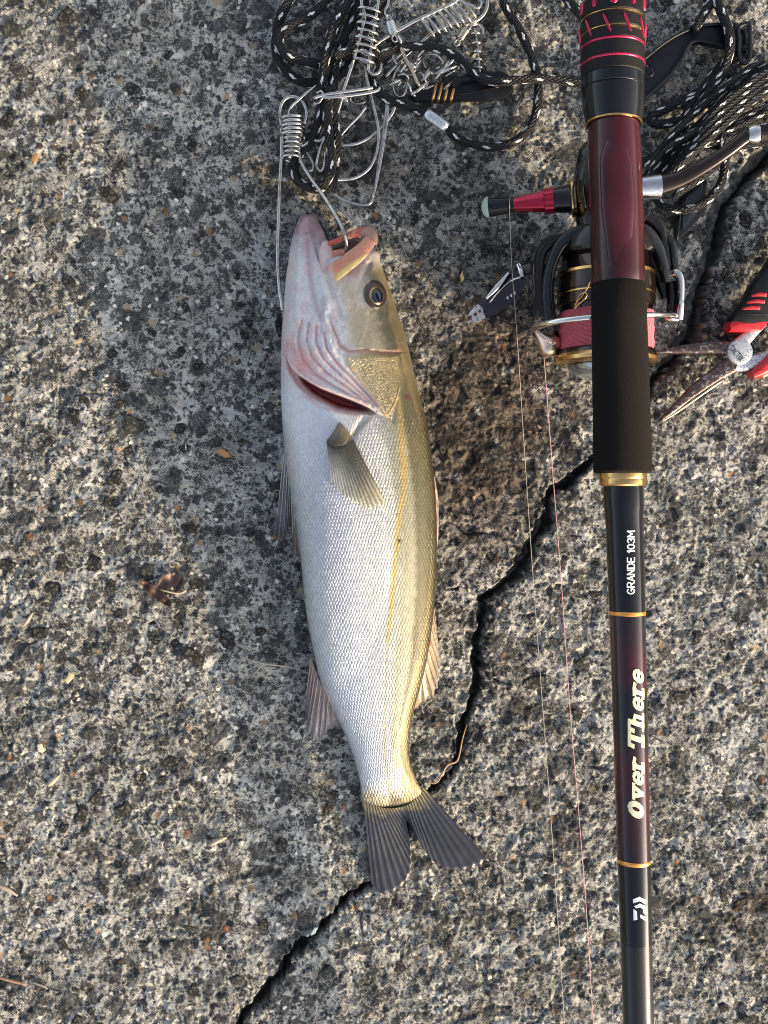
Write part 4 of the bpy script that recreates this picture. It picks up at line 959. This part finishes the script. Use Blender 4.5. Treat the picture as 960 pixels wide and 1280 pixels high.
# ================================================================ STRINGER: CORD, SNAPS, FLOAT BITS
def rope_mat(name):
    t = NT(name); sx = t.n('ShaderNodeSeparateXYZ', {0: t.uv()}); L, A = sx.outputs[0], sx.outputs[1]
    p = 1/0.0016; q1 = t.math('SINE', t.math('MULTIPLY', t.math('ADD', t.math('MULTIPLY', L, p*.5), t.math('MULTIPLY', A, 8.0)), 6.2832))
    q2 = t.math('SINE', t.math('MULTIPLY', t.math('SUBTRACT', t.math('MULTIPLY', L, p*.5), t.math('MULTIPLY', A, 8.0)), 6.2832))
    h = t.math('MAXIMUM', q1, q2)
    # white tracer yarn: short slanted flecks
    ph = t.math('FRACT', t.math('ADD', t.math('MULTIPLY', L, 52.0), t.math('MULTIPLY', A, 2.0)))
    on = t.math('LESS_THAN', ph, 0.33)
    hel = t.math('ABSOLUTE', t.math('SUBTRACT', t.math('FRACT', t.math('SUBTRACT', t.math('MULTIPLY', A, 3.0), t.math('MULTIPLY', L, 60.0))), 0.5))
    band_ = t.math('LESS_THAN', t.math('ADD', hel, t.math('MULTIPLY', q1, 0.03)), 0.125)
    fl = t.math('MULTIPLY', on, band_)
    n = t.noise(2500, 3); c = t.mix(t.rng(h, -0.2, 1), (0.003, 0.0035, 0.005), (0.014, 0.015, 0.020))
    t.col(t.mix(fl, c, (0.80, 0.80, 0.82))); t.set(rough=0.45, spec=0.3)
    b = t.bump(h, 0.0004, 1.0); t.bump(n, 0.0001, .5, b); return t.m
M_rope = rope_mat('black_braid_with_white_flecks')
def cord(name, pts, par, w_=12.5):
    return tube(name, [P(x, y, z) for x, y, z in pts], [R(w_/2, .008)]*2, M_rope, par, 14, 10)
rope = thing('braided_cord', 'black braided cord with white flecks looped round the wire snaps at top left', 'cord', P(450, 100, 0))
cord('cord_loop', [(378,-25,.009),(357,8,.008),(346,38,.007),(347,70,.006),(364,95,.006),(392,104,.006),(420,97,.008),(440,78,.010),(452,45,.010),(458,10,.009),(462,-25,.009)], rope)
cord('cord_loop', [(425,-22,.012),(405,4,.011),(384,22,.010),(358,35,.012),(348,52,.013),(358,68,.012),(378,76,.011),(402,80,.010),(428,72,.011),(447,55,.013),(462,28,.014),(476,5,.013),(500,-18,.012)], rope)
cord('cord_loop', [(450,-22,.013),(436,2,.014),(422,22,.014),(412,50,.015),(405,85,.015),(403,120,.014),(399,150,.012),(390,175,.009),(378,190,.007),(368,206,.006),(370,222,.006),(382,232,.006),(400,236,.007),(415,228,.009),(420,205,.011),(421,170,.013),(416,135,.014),(417,100,.013),(424,65,.012),(438,30,.011),(448,0,.011),(455,-22,.010)], rope)
cord('cord_loop', [(412,110,.017),(409,140,.018),(412,175,.017),(415,205,.014),(407,228,.012),(392,232,.010)], rope, 12)
cord('cord_loop', [(464,96,.010),(470,112,.011),(484,124,.011),(505,132,.010),(527,139,.009),(556,158,.008),(570,172,.007),(592,181,.006),(618,184,.005),(645,176,.005),(664,156,.006),(672,130,.007),(672,102,.008),(664,70,.007),(648,35,.006),(630,5,.006),(618,-25,.006)], rope, 11.5)
cord('cord_loop', [(472,72,.012),(490,62,.013),(515,58,.013),(545,60,.013),(570,70,.013),(588,86,.013),(602,98,.013),(622,102,.013),(655,99,.013),(690,99,.010),(728,106,.008),(765,115,.007),(800,122,.006)], rope, 11)
cord('cord_loop', [(694,-25,.007),(706,-5,.007),(722,14,.008),(742,36,.008),(765,60,.007)], rope, 12)
cord('cord_loop', [(418,70,.018),(440,62,.017),(462,60,.015),(474,72,.013),(470,92,.011)], rope, 11)
sleeve_m = simple('aluminium_sleeve', (0.72, 0.78, 0.78), 0.3, metal=0.85)
slv = tube('crimp_sleeve', [P(532, 141, .0095), P(559, 160, .0085)], [R(6.9, .01)]*2, sleeve_m, rope, 20, 4, flat=.75)

def wire(name, pts, par, r=2.0, m_=None, n=8): return tube(name, [P(x, y, z) for x, y, z in pts], R(r, .01), m_ or M_steel, par, 10, n)
def coil(name, a, b, rw, rh, turns, par, r=1.7, tilt=0.0, m_=None):
    a = P(*a); b = P(*b); ax = b-a; L = ax.length; ax.normalize(); side = Vector((-ax.y, ax.x, 0)).normalized(); up = Vector((0, 0, 1)); pts = []; N = int(turns*18)
    k = S*.98
    for i in range(N+1):
        f = i/N; t_ = 2*math.pi*turns*f; rr = 1+0.06*math.sin(3.1*f*turns)
        pts.append(a+ax*(L*f)+side*(rw*k*rr*math.cos(t_))+up*(rh*k*math.sin(t_))+ax*(tilt*k*math.cos(t_)))
    return tube(name, pts, R(r, .01), m_ or M_steel, par, 8, smooth_path=False)
G1 = 'wire snaps of the fish stringer'
s1 = thing('stringer_snap', 'steel wire snap with coiled neck whose open jaw hooks the mouth of the fish', 'wire snap', P(366, 200, 0), G1)
wire('wire_frame', [(353,388,.018),(349,360,.013),(347,320,.010),(349,250,.009),(352,190,.010),(352,160,.011),(350,140,.012),(354,127,.013),(364,121,.013),(376,125,.013),(383,138,.013),(382,150,.012),(377,165,.011),(374,185,.011),(377,203,.011),(388,222,.013),(405,246,.017),(420,270,.022),(430,290,.024),(433,304,.021),(432,312,.018)], s1, 2.3)
wire('inner_loop', [(362,198,.010),(362,170,.011),(361,145,.012),(364,134,.014),(372,126,.015),(385,115,.015),(396,107,.013)], s1, 1.9)
coil('spring', (366,147,.011), (366,172,.011), 14.5, 11, 5, s1, 1.9); coil('spring', (366,172,.011), (364,201,.009), 11, 9, 5, s1, 1.6)
s2 = thing('stringer_snap', 'steel wire snap with open coil standing nearest the top edge beside the cord loops', 'wire snap', P(455, 60, 0), G1)
wire('wire_frame', [(452,-20,.018),(452,5,.018),(456,20,.018),(452,38,.018),(447,58,.018),(440,82,.017),(430,112,.016),(424,135,.014),(415,155,.012)], s2, 2.2)
wire('wire_frame', [(475,-20,.018),(472,10,.018),(468,35,.018),(464,60,.018),(461,78,.018),(461,88,.017),(467,93,.017),(474,90,.017),(477,80,.016)], s2, 2.0)
coil('spring', (462,12,.018), (454,80,.018), 14, 9, 7.5, s2, 1.7, 3)
s3 = thing('stringer_snap', 'steel wire snap lying crosswise with pin pointing left across the cord', 'wire snap', P(440, 118, 0), G1)
wire('wire_pin', [(392,123,.021),(404,119,.021),(430,115,.021),(458,111,.020),(466,110,.019)], s3, 2.0)
wire('wire_pin', [(404,122,.021),(425,121,.021),(450,118,.020),(470,114,.019),(475,110,.018)], s3, 2.0)
wire('bent_hook', [(392,130,.019),(399,128,.020),(404,119,.021),(401,114,.020),(396,117,.018)], s3, 1.6); wire('bent_hook', [(424,119,.021),(431,122,.020),(434,127,.019)], s3, 1.8)
s4 = thing('stringer_snap', 'long steel wire snap forming a rounded hoop below the crossed pins', 'wire snap', P(455, 180, 0), G1)
wire('wire_frame', [(456,82,.013),(459,100,.013),(465,125,.012),(471,150,.011),(473,168,.010),(471,190,.009),(462,210,.008),(445,222,.007),(424,225,.008),(408,222,.012)], s4, 2.2)
wire('wire_frame', [(484,128,.010),(481,150,.009),(477,180,.008),(472,215,.008),(467,245,.008),(463,254,.008),(455,257,.007),(440,254,.006),(427,249,.006),(417,242,.006)], s4, 1.9)
wire('wire_frame', [(486,127,.010),(484,150,.010),(478,190,.010),(470,232,.009),(466,246,.009)], s4, 1.7)
s5 = thing('stringer_snap', 'steel wire snap bent in an arc to the right of the hanging cord', 'wire snap', P(450, 165, 0), G1)
wire('wire_frame', [(494,133,.011),(488,146,.010),(476,160,.007),(462,172,.006),(445,180,.006),(424,182,.006),(408,180,.008)], s5, 2.2)
wire('wire_frame', [(458,133,.010),(448,146,.009),(436,158,.008),(424,172,.007),(412,190,.007)], s5, 2.1)
wire('wire_frame', [(379,182,.008),(388,175,.010),(400,176,.011),(408,170,.012),(402,182,.012),(397,198,.011),(396,208,.010),(401,214,.010),(405,208,.011),(407,190,.012)], s5, 1.9)
wire('wire_frame', [(377,180,.010),(383,190,.008),(391,203,.007),(391,212,.007),(386,214,.007)], s5, 1.8)
s6 = thing('stringer_snap', 'big steel wire snap with slanting coil and round eye right of the aluminium sleeve', 'wire snap', P(545, 30, 0), G1)
wire('wire_frame', [(462,62,.013),(478,50,.014),(500,37,.016),(522,25,.018),(545,14,.018),(566,4,.018),(580,-6,.017),(600,-14,.015),(608,-6,.013),(609,8,.012),(603,20,.012),(592,27,.012),(578,27,.012),(558,33,.012),(540,42,.011),(526,54,.010),(505,72,.009),(482,96,.009)], s6, 2.4)
coil('spring', (530,36,.015), (586,12,.015), 15.5, 10, 7.5, s6, 1.6, -4)
wire('wire_tail', [(574,2,.018),(586,5,.018),(597,10,.017),(602,4,.016),(597,-4,.016)], s6, 1.6); wire('wire_tail', [(580,3,.017),(588,12,.016),(592,20,.014)], s6, 1.5)
s7 = thing('stringer_snap', 'steel wire snap seen edge on with claw like coil above the black clip', 'wire snap', P(598, 60, 0), G1)
wire('wire_frame', [(584,32,.012),(590,31,.012),(598,31,.011),(603,36,.010),(604,44,.009)], s7, 1.7)
wire('wire_frame', [(593,34,.010),(596,52,.009),(598,72,.008),(600,92,.007)], s7, 1.5)
for i, y_ in enumerate((42, 54, 65, 75, 85)): wire('coil_turn', [(583+i*2.2, y_+5, .009),(590+i*1.5, y_,.013),(597+i, y_-1,.014),(604+i*.3, y_+2,.010)], s7, 1.7)
G2 = 'swivels of the fish stringer'
def swivel(a, b, m_, label, rr=5.0):
    o = thing('barrel_swivel', label, 'swivel', P(a[0], a[1], 0), G2); A_ = P(*a); B_ = P(*b); L = (B_-A_).length; k = R(1, .015)
    lathe('barrel', A_, B_-A_, [(0, k*rr*.5), (L*.06, k*rr*.95), (L*.3, k*rr), (L*.7, k*rr), (L*.94, k*rr*.95), (L, k*rr*.5)], m_, o, 24); d = (B_-A_).normalized()
    for e, s_ in ((A_, -1), (B_, 1)):
        c_ = e+d*(s_*k*4.5); sd_ = Vector((-d.y, d.x, 0)).normalized()
        tube('swivel_ring', [c_+d*(k*4.2*math.cos(a_*math.pi/5))+sd_*(k*3*math.sin(a_*math.pi/5)) for a_ in range(10)], k*1.1, M_steel, o, 6, 3, closed=True)
    return o
sw1 = swivel((487,27,.018), (492,44,.018), sleeve_m, 'pale aluminium sleeve swivel left of the slanting coil', 6)
sw2 = swivel((583,37,.014), (574,50,.014), simple('worn_brass', (0.72, 0.64, 0.48), 0.2, metal=1), 'small shiny oval swivel under the round eye of the big snap', 5.2)
# loose hooks and rings in the middle of the pile
pile = thing('snap_tangle', 'tangle of small bent wires between the crossing cord and the black clip', 'wire tangle', P(510, 90, 0))
wire('bent_wire', [(487,-15,.015),(485,5,.015),(481,15,.016),(485,24,.018)], pile, 2); wire('bent_wire', [(497,44,.017),(501,52,.015),(499,60,.013),(494,64,.012),(491,72,.012),(496,80,.011)], pile, 1.8)
wire('bent_wire', [(501,60,.015),(508,75,.015),(515,88,.014),(522,104,.012),(526,108,.010)], pile, 2.4, simple('warm_steel', (0.72, 0.6, 0.48), .22, metal=1))
rnd = random.Random(12)
for i in range(34):
    cx_, cy_ = rnd.uniform(490, 568), rnd.uniform(62, 112); a = rnd.uniform(-1.1, -0.3)+(1.4 if rnd.random() < .3 else 0); L = rnd.uniform(10, 26); z_ = rnd.uniform(.006, .014)
    bx, by = math.cos(a)*L, math.sin(a)*L; c2 = rnd.uniform(-7, 7)
    wire('bent_wire', [(cx_-bx/2, cy_-by/2, z_), (cx_-c2*.4, cy_+c2*.6, z_+.002), (cx_+bx/2, cy_+by/2, z_), (cx_+bx/2+rnd.uniform(-5, 5), cy_+by/2+rnd.uniform(2, 7), z_-.002)], pile, rnd.uniform(1.1, 1.9))
for cx_, cy_, rx_, ry_, z_ in ((500,104,9,17,.009),(470,78,8,6,.010),(448,124,10,6,.008)):
    tube('wire_ring', [P(cx_+rx_*math.cos(k*math.pi/6), cy_+ry_*math.sin(k*math.pi/6), z_+.001*math.sin(k)) for k in range(12)], R(1.4, .01), M_steel, pile, 8, 3, closed=True)
# black plastic clip with worn gold band
M_pl = simple('black_moulded_plastic', (0.009, 0.011, 0.016), 0.36, grain=0.0001, gs=1200, spec=0.3)
bc = thing('plastic_clip', 'slim black plastic clip with worn gold bands lying under the crossing cord', 'clip', P(575, 108, 0))
plate('clip_body', [(512,118),(516,110),(540,103),(568,101),(600,99),(630,96),(640,102),(642,112),(634,120),(610,124),(580,124),(545,126),(518,125)], .0035, .0042, M_pl, bc, .0010)
plate('clip_arm', [(562,104),(575,95),(600,90),(626,88),(636,93),(640,101),(628,104),(600,97),(578,101),(568,109)], .0085, .0028, M_pl, bc, .0008)
tube('clip_groove', [P(572, 119, .0080), P(600, 114, .0080), P(625, 108, .0082)], R(1.0, .01), M_brown, bc, 6, 4)
for x in (541, 548, 556, 564): tube('gold_band', [P(x+5, 104, .0072), P(x+3, 112, .0086), P(x, 123, .0078), P(x-1, 129, .0045)], R(2.0, .01), simple('tarnished_gold', (0.50, 0.30, 0.12), .3, metal=1), bc, 8, 4)

# line winder on the right
wd = thing('line_winder', 'black plastic line winder frame with curved arm half hidden by coiled cord', 'line winder', P(870, 150, 0))
plate('curved_arm', [(786,88),(806,74),(830,54),(852,41),(876,32),(902,29),(922,30),(922,62),(898,57),(876,53),(866,54),(860,62),(852,78),(838,96),(815,118),(796,132),(786,138)], .0060, .0040, M_pl, wd, .0010)
rim = [(786,84),(806,70),(830,51),(852,38),(876,29.5),(902,27),(922,28)]
tube('arm_rim', [P(x, y+3, .0108) for x, y in rim], R(2.0, .01), M_pl, wd, 8, 5)
tube('arm_rim', [P(x, y, .0108) for x, y in [(920,60),(898,55),(876,51),(866,52),(859,60),(850,77),(836,95),(813,117),(794,131)]], R(2.0, .01), M_pl, wd, 8, 5)
lathe('peg_hole', P(809, 90, .0096), (0, 0, 1), [(0, R(8.5, .01)), (.0010, R(8.5, .01)), (.0014, R(7.2, .01)), (.0008, R(6, .01))], M_black, wd, 24)
plate('end_bar', [(908,30),(918,30),(920,72),(924,100),(918,104),(912,96),(908,60)], .0085, .0050, M_pl, wd, .0008)
tube('end_slot', [P(x, y, .0140) for x, y in [(923,34),(935,30),(937,40),(937,70),(933,78),(926,77),(923,66),(923,48)]], R(3.0, .01), M_pl, wd, 10, 5, closed=True)
plate('end_web', [(922,36),(934,34),(934,74),(926,74)], .0070, .0030, M_black, wd, .0004)
plate('lower_foot', [(846,262),(852,240),(874,212),(884,214),(882,262),(872,276),(850,298),(843,302)], .0030, .0042, M_pl, wd, .0008)
plate('foot_panel', [(853,262),(858,246),(876,226),(879,230),(877,258),(868,270),(853,288)], .0073, .0008, simple('navy_black_plastic', (0.012, 0.018, 0.030), 0.25, coat=.5), wd, .0003)
tube('foot_edge', [P(846, 300, .0075), P(850, 270, .0076), P(854, 246, .0076)], R(1.6, .01), M_pl, wd, 6, 4)
plate('inner_bar', [(796,196),(830,193),(838,200),(834,222),(800,222)], .0035, .0040, M_pl, wd, .0008)
rp = thing('braided_cord', 'bundle of black and white flecked cord wound on the plastic winder at right', 'cord', P(890, 170, 0))
cord('cord_loop', [(905,-25,.009),(893,-4,.009),(882,14,.010),(872,30,.013),(868,36,.015)], rp, 12)
cord('cord_loop', [(880,-25,.008),(892,-6,.010),(903,18,.013),(911,40,.016),(912,62,.016),(905,85,.014),(892,103,.012),(872,116,.010),(850,128,.009),(828,138,.008),(814,147,.007),(816,154,.007),(832,155,.008),(850,149,.009),(868,140,.010)], rp, 12)
cord('cord_loop', [(852,134,.010),(866,124,.011),(880,126,.012),(892,135,.013),(898,150,.016),(902,172,.017),(904,192,.016)], rp, 11)
for i in range(11):
    f = i/10; x0, y0 = 812+10*math.sin(i*2.1)+i*2.5, 214-i*0.5+4*math.cos(i*1.7); x1, y1 = 900+i*8.5, 78+i*8.6+3*math.sin(i*3.3); z_ = .0085+.0045*math.sin(math.pi*f)+.0012*(i % 3)
    cord('cord_turn', [(x0-6, y0+6, .007), (x0+20, y0-26, z_), ((x0+x1)/2+3*math.sin(i*5), (y0+y1)/2-4, z_+.003), (x1, y1+4, z_+.002), (x1+34, y1-20, z_)], rp, 9.5)
for i in range(4):
    cord('cord_turn', [(822+i*6, 232-i*7, .0075), (850+i*4, 206-i*8, .0185-.001*i), (892, 168-i*9, .0205), (935, 130-i*8, .018), (975, 104-i*9, .014)], rp, 9.5)
cord('cord_loop', [(820,244,.006),(826,256,.008),(842,263,.010),(862,261,.012),(882,252,.012),(898,235,.011),(905,215,.011),(907,190,.013)], rp, 11)
cord('cord_loop', [(842,248,.010),(852,238,.012),(868,228,.013),(884,216,.013),(900,200,.012)], rp, 10.5)

# ================================================================ PLIERS
pl = thing('pliers', 'open long nose pliers with black and red grips at the right edge', 'pliers', P(920, 442, 0))
M_jaw = worn('rust_tinted_steel', (0.11, 0.075, 0.075), (0.36, 0.34, 0.34), 0.8)
M_piv = worn('scratched_light_steel', (0.66, 0.70, 0.75), (0.20, 0.20, 0.22), 0.75, 900, .4)
M_gr = simple('black_grip_rubber', (0.009, 0.010, 0.013), 0.5, grain=.0002, gs=1500, spec=.25); M_grr = simple('red_grip_rubber', (0.50, 0.018, 0.03), 0.38, coat=.2, gs=900)
def solid(name, spine, wd, hh_, mat, par): return band(name, spine, wd, hh_, mat, par, 14)
solid('jaw', [(817, 442, .0065), (840, 438.5, .0070), (868, 436, .0080), (895, 434.5, .0090), (912, 437, .0095)], [1.2, 4.2, 7, 8, 9], .0030, M_jaw, pl)
solid('jaw', [(824, 526.5, .0050), (842, 511, .0060), (866, 490, .0072), (890, 472, .0085), (914, 456, .0095)], [1.2, 4.5, 7.5, 9, 11], .0030, M_jaw, pl)
tube('jaw_glint', [P(826, 527.5, .0065), P(845, 516, .0080), P(868, 500, .0095), (P(905, 474, .0110))], R(1.2, .01), simple('sunlit_edge_gold', (0.85, 0.72, 0.48), .2, metal=1), pl, 6, 5)  # gold strip standing in for the low sun's highlight along the jaw
piv = lathe('pivot', P(920, 442, .006), (0, 0, 1), [(0, R(16.5, .01)), (.0062, R(16.5, .01)), (.0074, R(15.4, .01)), (.0078, R(12, .01)), (.0079, R(3, .01)), (.0079, .0001)], M_piv, pl, 40)
solid('shank', [(920, 436, .0100), (930, 425, .0100), (941, 413, .0100), (950, 404, .0100)], [11, 8.5, 8, 8], .0032, M_piv, pl)
solid('shank', [(920, 452, .0095), (935, 454, .0095), (952, 449, .0095), (972, 440, .0095)], [13, 9.5, 7.5, 8], .0030, M_piv, pl)
g1 = plate('handle_grip', [(914,402),(922,388),(931,376),(937,366),(942,355),(951,343),(962,328),(985,292),(1010,255),(1040,275),(1008,330),(990,360),(975,385),(962,402),(940,405)], .0055, .0125, M_gr, pl, .0034)
plate('red_collar', [(911,407),(914,400),(920,396),(945,395),(966,394),(960,406),(954,412),(930,414),(914,413)], .0050, .0115, M_grr, g1, .0030)
for x0, x1, y_ in ((939, 958, 368), (933, 956, 376.5), (928, 950, 384.5)):
    tube('red_inlay', [P(x0, y_+2.0, .0176), P((x0+x1)/2, y_, .0182), P(x1, y_+.6, .0180)], [R(1.2, .02), R(2.6, .02), R(2.3, .02)], M_grr, g1, 10, 5, flat=.4)
tube('grip_groove', [P(924, 394, .0176), P(945, 392.5, .0181), P(962, 392.5, .0178)], R(.9, .02), M_black, g1, 6, 4, flat=.5)
g2 = solid('handle_grip', [(938, 470, .0085), (952, 461, .0090), (970, 445, .0095), (990, 425, .0095)], [5.5, 9, 11, 12], .0062, M_grr, pl)
solid('beige_seam', [(950, 470, .0070), (965, 461, .0072), (985, 444, .0075)], [4, 5, 6], .0045, simple('beige_rubber', (0.50, 0.40, 0.28), .6), g2)
# stamped, worn letters on the pivot disc
M_stamp = simple('stamped_letters', (0.03, 0.03, 0.035), .5)
FT = {'T': [[(.3, 0), (.3, 1)], [(0, 1), (.6, 1)]], 'A': [[(0, 0), (.3, 1), (.6, 0)], [(.15, .35), (.45, .35)]], 'C': [arcp(.35, .5, .33, .5, 50, 310, 6)], 'I': [[(.1, 0), (.1, 1)]], 'X': [[(0, 0), (.6, 1)], [(0, 1), (.6, 0)]]}
vs = []; fs = []; x_ = 0
for ch in 'TACTIX':
    for st_ in FT[ch]:
        for qd in stroke(st_, .17):
            o_ = len(vs)
            for (a_, b_) in qd:
                X_ = (a_+x_-2.05)*5.4; Y_ = (b_-.5)*7.0; ang = math.radians(48)
                vs.append(P(921+X_*math.cos(ang)+Y_*math.sin(ang), 442+X_*math.sin(ang)-Y_*math.cos(ang), .01397+len(fs)*2e-6))
            fs.append((o_, o_+1, o_+2, o_+3))
    x_ += .35 if ch == 'I' else .75
mesh('stamped_letters', vs, fs, M_stamp, piv, False)

# ================================================================ LEAVES, STRAWS, CHIPS
M_leaf = simple('dry_brown_leaf', (0.11, 0.065, 0.055), 0.6, wear=(0.20, 0.13, 0.10), gs=500)
lf = thing('dry_leaf', 'curled dry brown leaf on the concrete left of the fish', 'leaf', P(208, 735, 0))
def leafblade(name, pts, lift, mat, par):
    q_ = catmull([(x, y, 0) for x, y, w_ in pts], 5); n = len(q_); ww = np.interp(np.linspace(0, 1, n), np.linspace(0, 1, len(pts)), [p[2] for p in pts]); vs = []; fs = []
    for i, p in enumerate(q_):
        t_ = (q_[min(i+1, n-1)]-q_[max(i-1, 0)]).normalized(); sd_ = Vector((-t_.y, t_.x, 0))
        for k in range(5):
            s_ = (k-2)/2; c_ = p+sd_*(ww[i]*s_); vs.append(P(c_.x, c_.y, max(0, ghs(p.x, p.y))+.0008+lift*abs(s_)**1.5+.0007*math.sin(i*1.1)))
    for i in range(n-1):
        for k in range(4): fs.append((i*5+k, (i+1)*5+k, (i+1)*5+k+1, i*5+k+1))
    N0 = len(vs); vs += [v-Vector((0, 0, .0002)) for v in vs]; fs += [tuple(N0+k for k in f[::-1]) for f in fs]
    return mesh(name, vs, fs, mat, par, True)
leafblade('leaf_blade', [(175,725,1.5),(184,733,4.5),(197,742,6.5),(208,752,5),(214,758,1.5)], .0035, M_leaf, lf)
leafblade('leaf_blade', [(196,737,2),(206,729,8),(217,724,9),(222,718,4)], .0022, M_leaf, lf)
tube('leaf_stem', [P(200, 737, .003), P(212, 740, .0035), P(224, 742, .0025), P(233, 738, .001)], R(1.1, .003), simple('straw', (0.46, 0.40, 0.28), .6), lf, 6, 4)
M_straw = simple('dry_straw', (0.46, 0.41, 0.34), .6, gs=900); M_chip = simple('dry_wood_chip', (0.42, 0.35, 0.28), .7, wear=(.28, .22, .16), gs=400)
def straw(pts, w_, label, m_=M_straw, z0=.0012):
    o = tube('straw', lay(pts, 0, z0), [R(w_*.3, 0), R(w_*.55, 0), R(w_*.5, 0), R(w_*.2, 0)], m_, None, 6, 5, flat=.5 if w_ > 3.5 else 1); tag(o, label, 'straw', None); return o
straw([(300,820),(318,827),(340,831),(362,834),(388,842)], 1.7, 'thin pale straw reaching from the left to the anal fin')
straw([(330,830),(322,838),(314,848)], 1.3, 'short side twig forking down from the pale straw left of the fish')
straw([(-8,1104),(8,1111),(22,1120)], 5, 'pale wood splinter at the left edge above the brown blade', M_chip)
straw([(-8,1220),(14,1226),(34,1231)], 4, 'brown dry grass blade at the left edge near the bottom', simple('brown_straw', (.30, .19, .13), .6))
straw([(40,1228),(52,1232),(60,1236)], 2, 'short pale straw lying just right of the brown grass blade')
straw([(262,1057),(272,1051),(283,1047)], 6, 'pale flat splinter on the slab between the left edge and the tail', M_chip)
straw([(60,982),(66,976),(73,970)], 8, 'short pale wood chip at the left below the dark stones', M_chip)
straw([(29,783),(35,775),(41,766)], 4.5, 'slim tan splinter at the left edge beside the dry leaf row', M_chip)
straw([(534,978),(546,978),(552,968),(560,956),(572,950),(578,924),(584,905)], 2.2, 'brown root thread in the crack right of the tail', simple('brown_root', (.36, .24, .14), .6), .004)
def chip(pts, label, mat, name='wood_chip', cat='chip'):
    o = plate(name, pts, lambda a, b: max(ghs(a, b), 0)+.0004, .0009, mat, None, .0003); tag(o, label, cat); return o
chip([(46,931),(52,930),(53,934),(57,937),(53,941),(48,940)], 'small cream flake at the left edge above the pale wood chip', simple('cream_flake', (.70, .66, .48), .6), 'shell_flake', 'flake')
chip([(86,840),(92,843),(90,849),(84,855),(80,850),(84,846)], 'yellowish stone flake at the left below the dry leaf', simple('yellow_flake', (.62, .52, .30), .6), 'stone_flake', 'flake')
chip([(388,1168),(393,1160),(397,1160),(394,1167),(389,1170)], 'tiny pale green shell flake in the crack below the tail', simple('pale_green_flake', (.60, .72, .62), .3), 'shell_flake', 'flake')
chip([(575,345),(578,338),(580,348),(577,353)], 'tiny yellow leaf flake left of the chrome plate', simple('yellow_leaf_flake', (.66, .50, .16), .6), 'leaf_flake', 'flake')
chip([(40,195),(45,190),(48,193),(46,201),(42,203),(39,200)], 'small tan seed husk near the upper left edge', simple('tan_husk', (.40, .22, .10), .6), 'seed_husk', 'husk')
chip([(270,563),(276,560),(286,566),(288,571),(280,572)], 'orange brown seed husk left of the pectoral fin', simple('orange_husk', (.45, .22, .08), .6), 'seed_husk', 'husk')
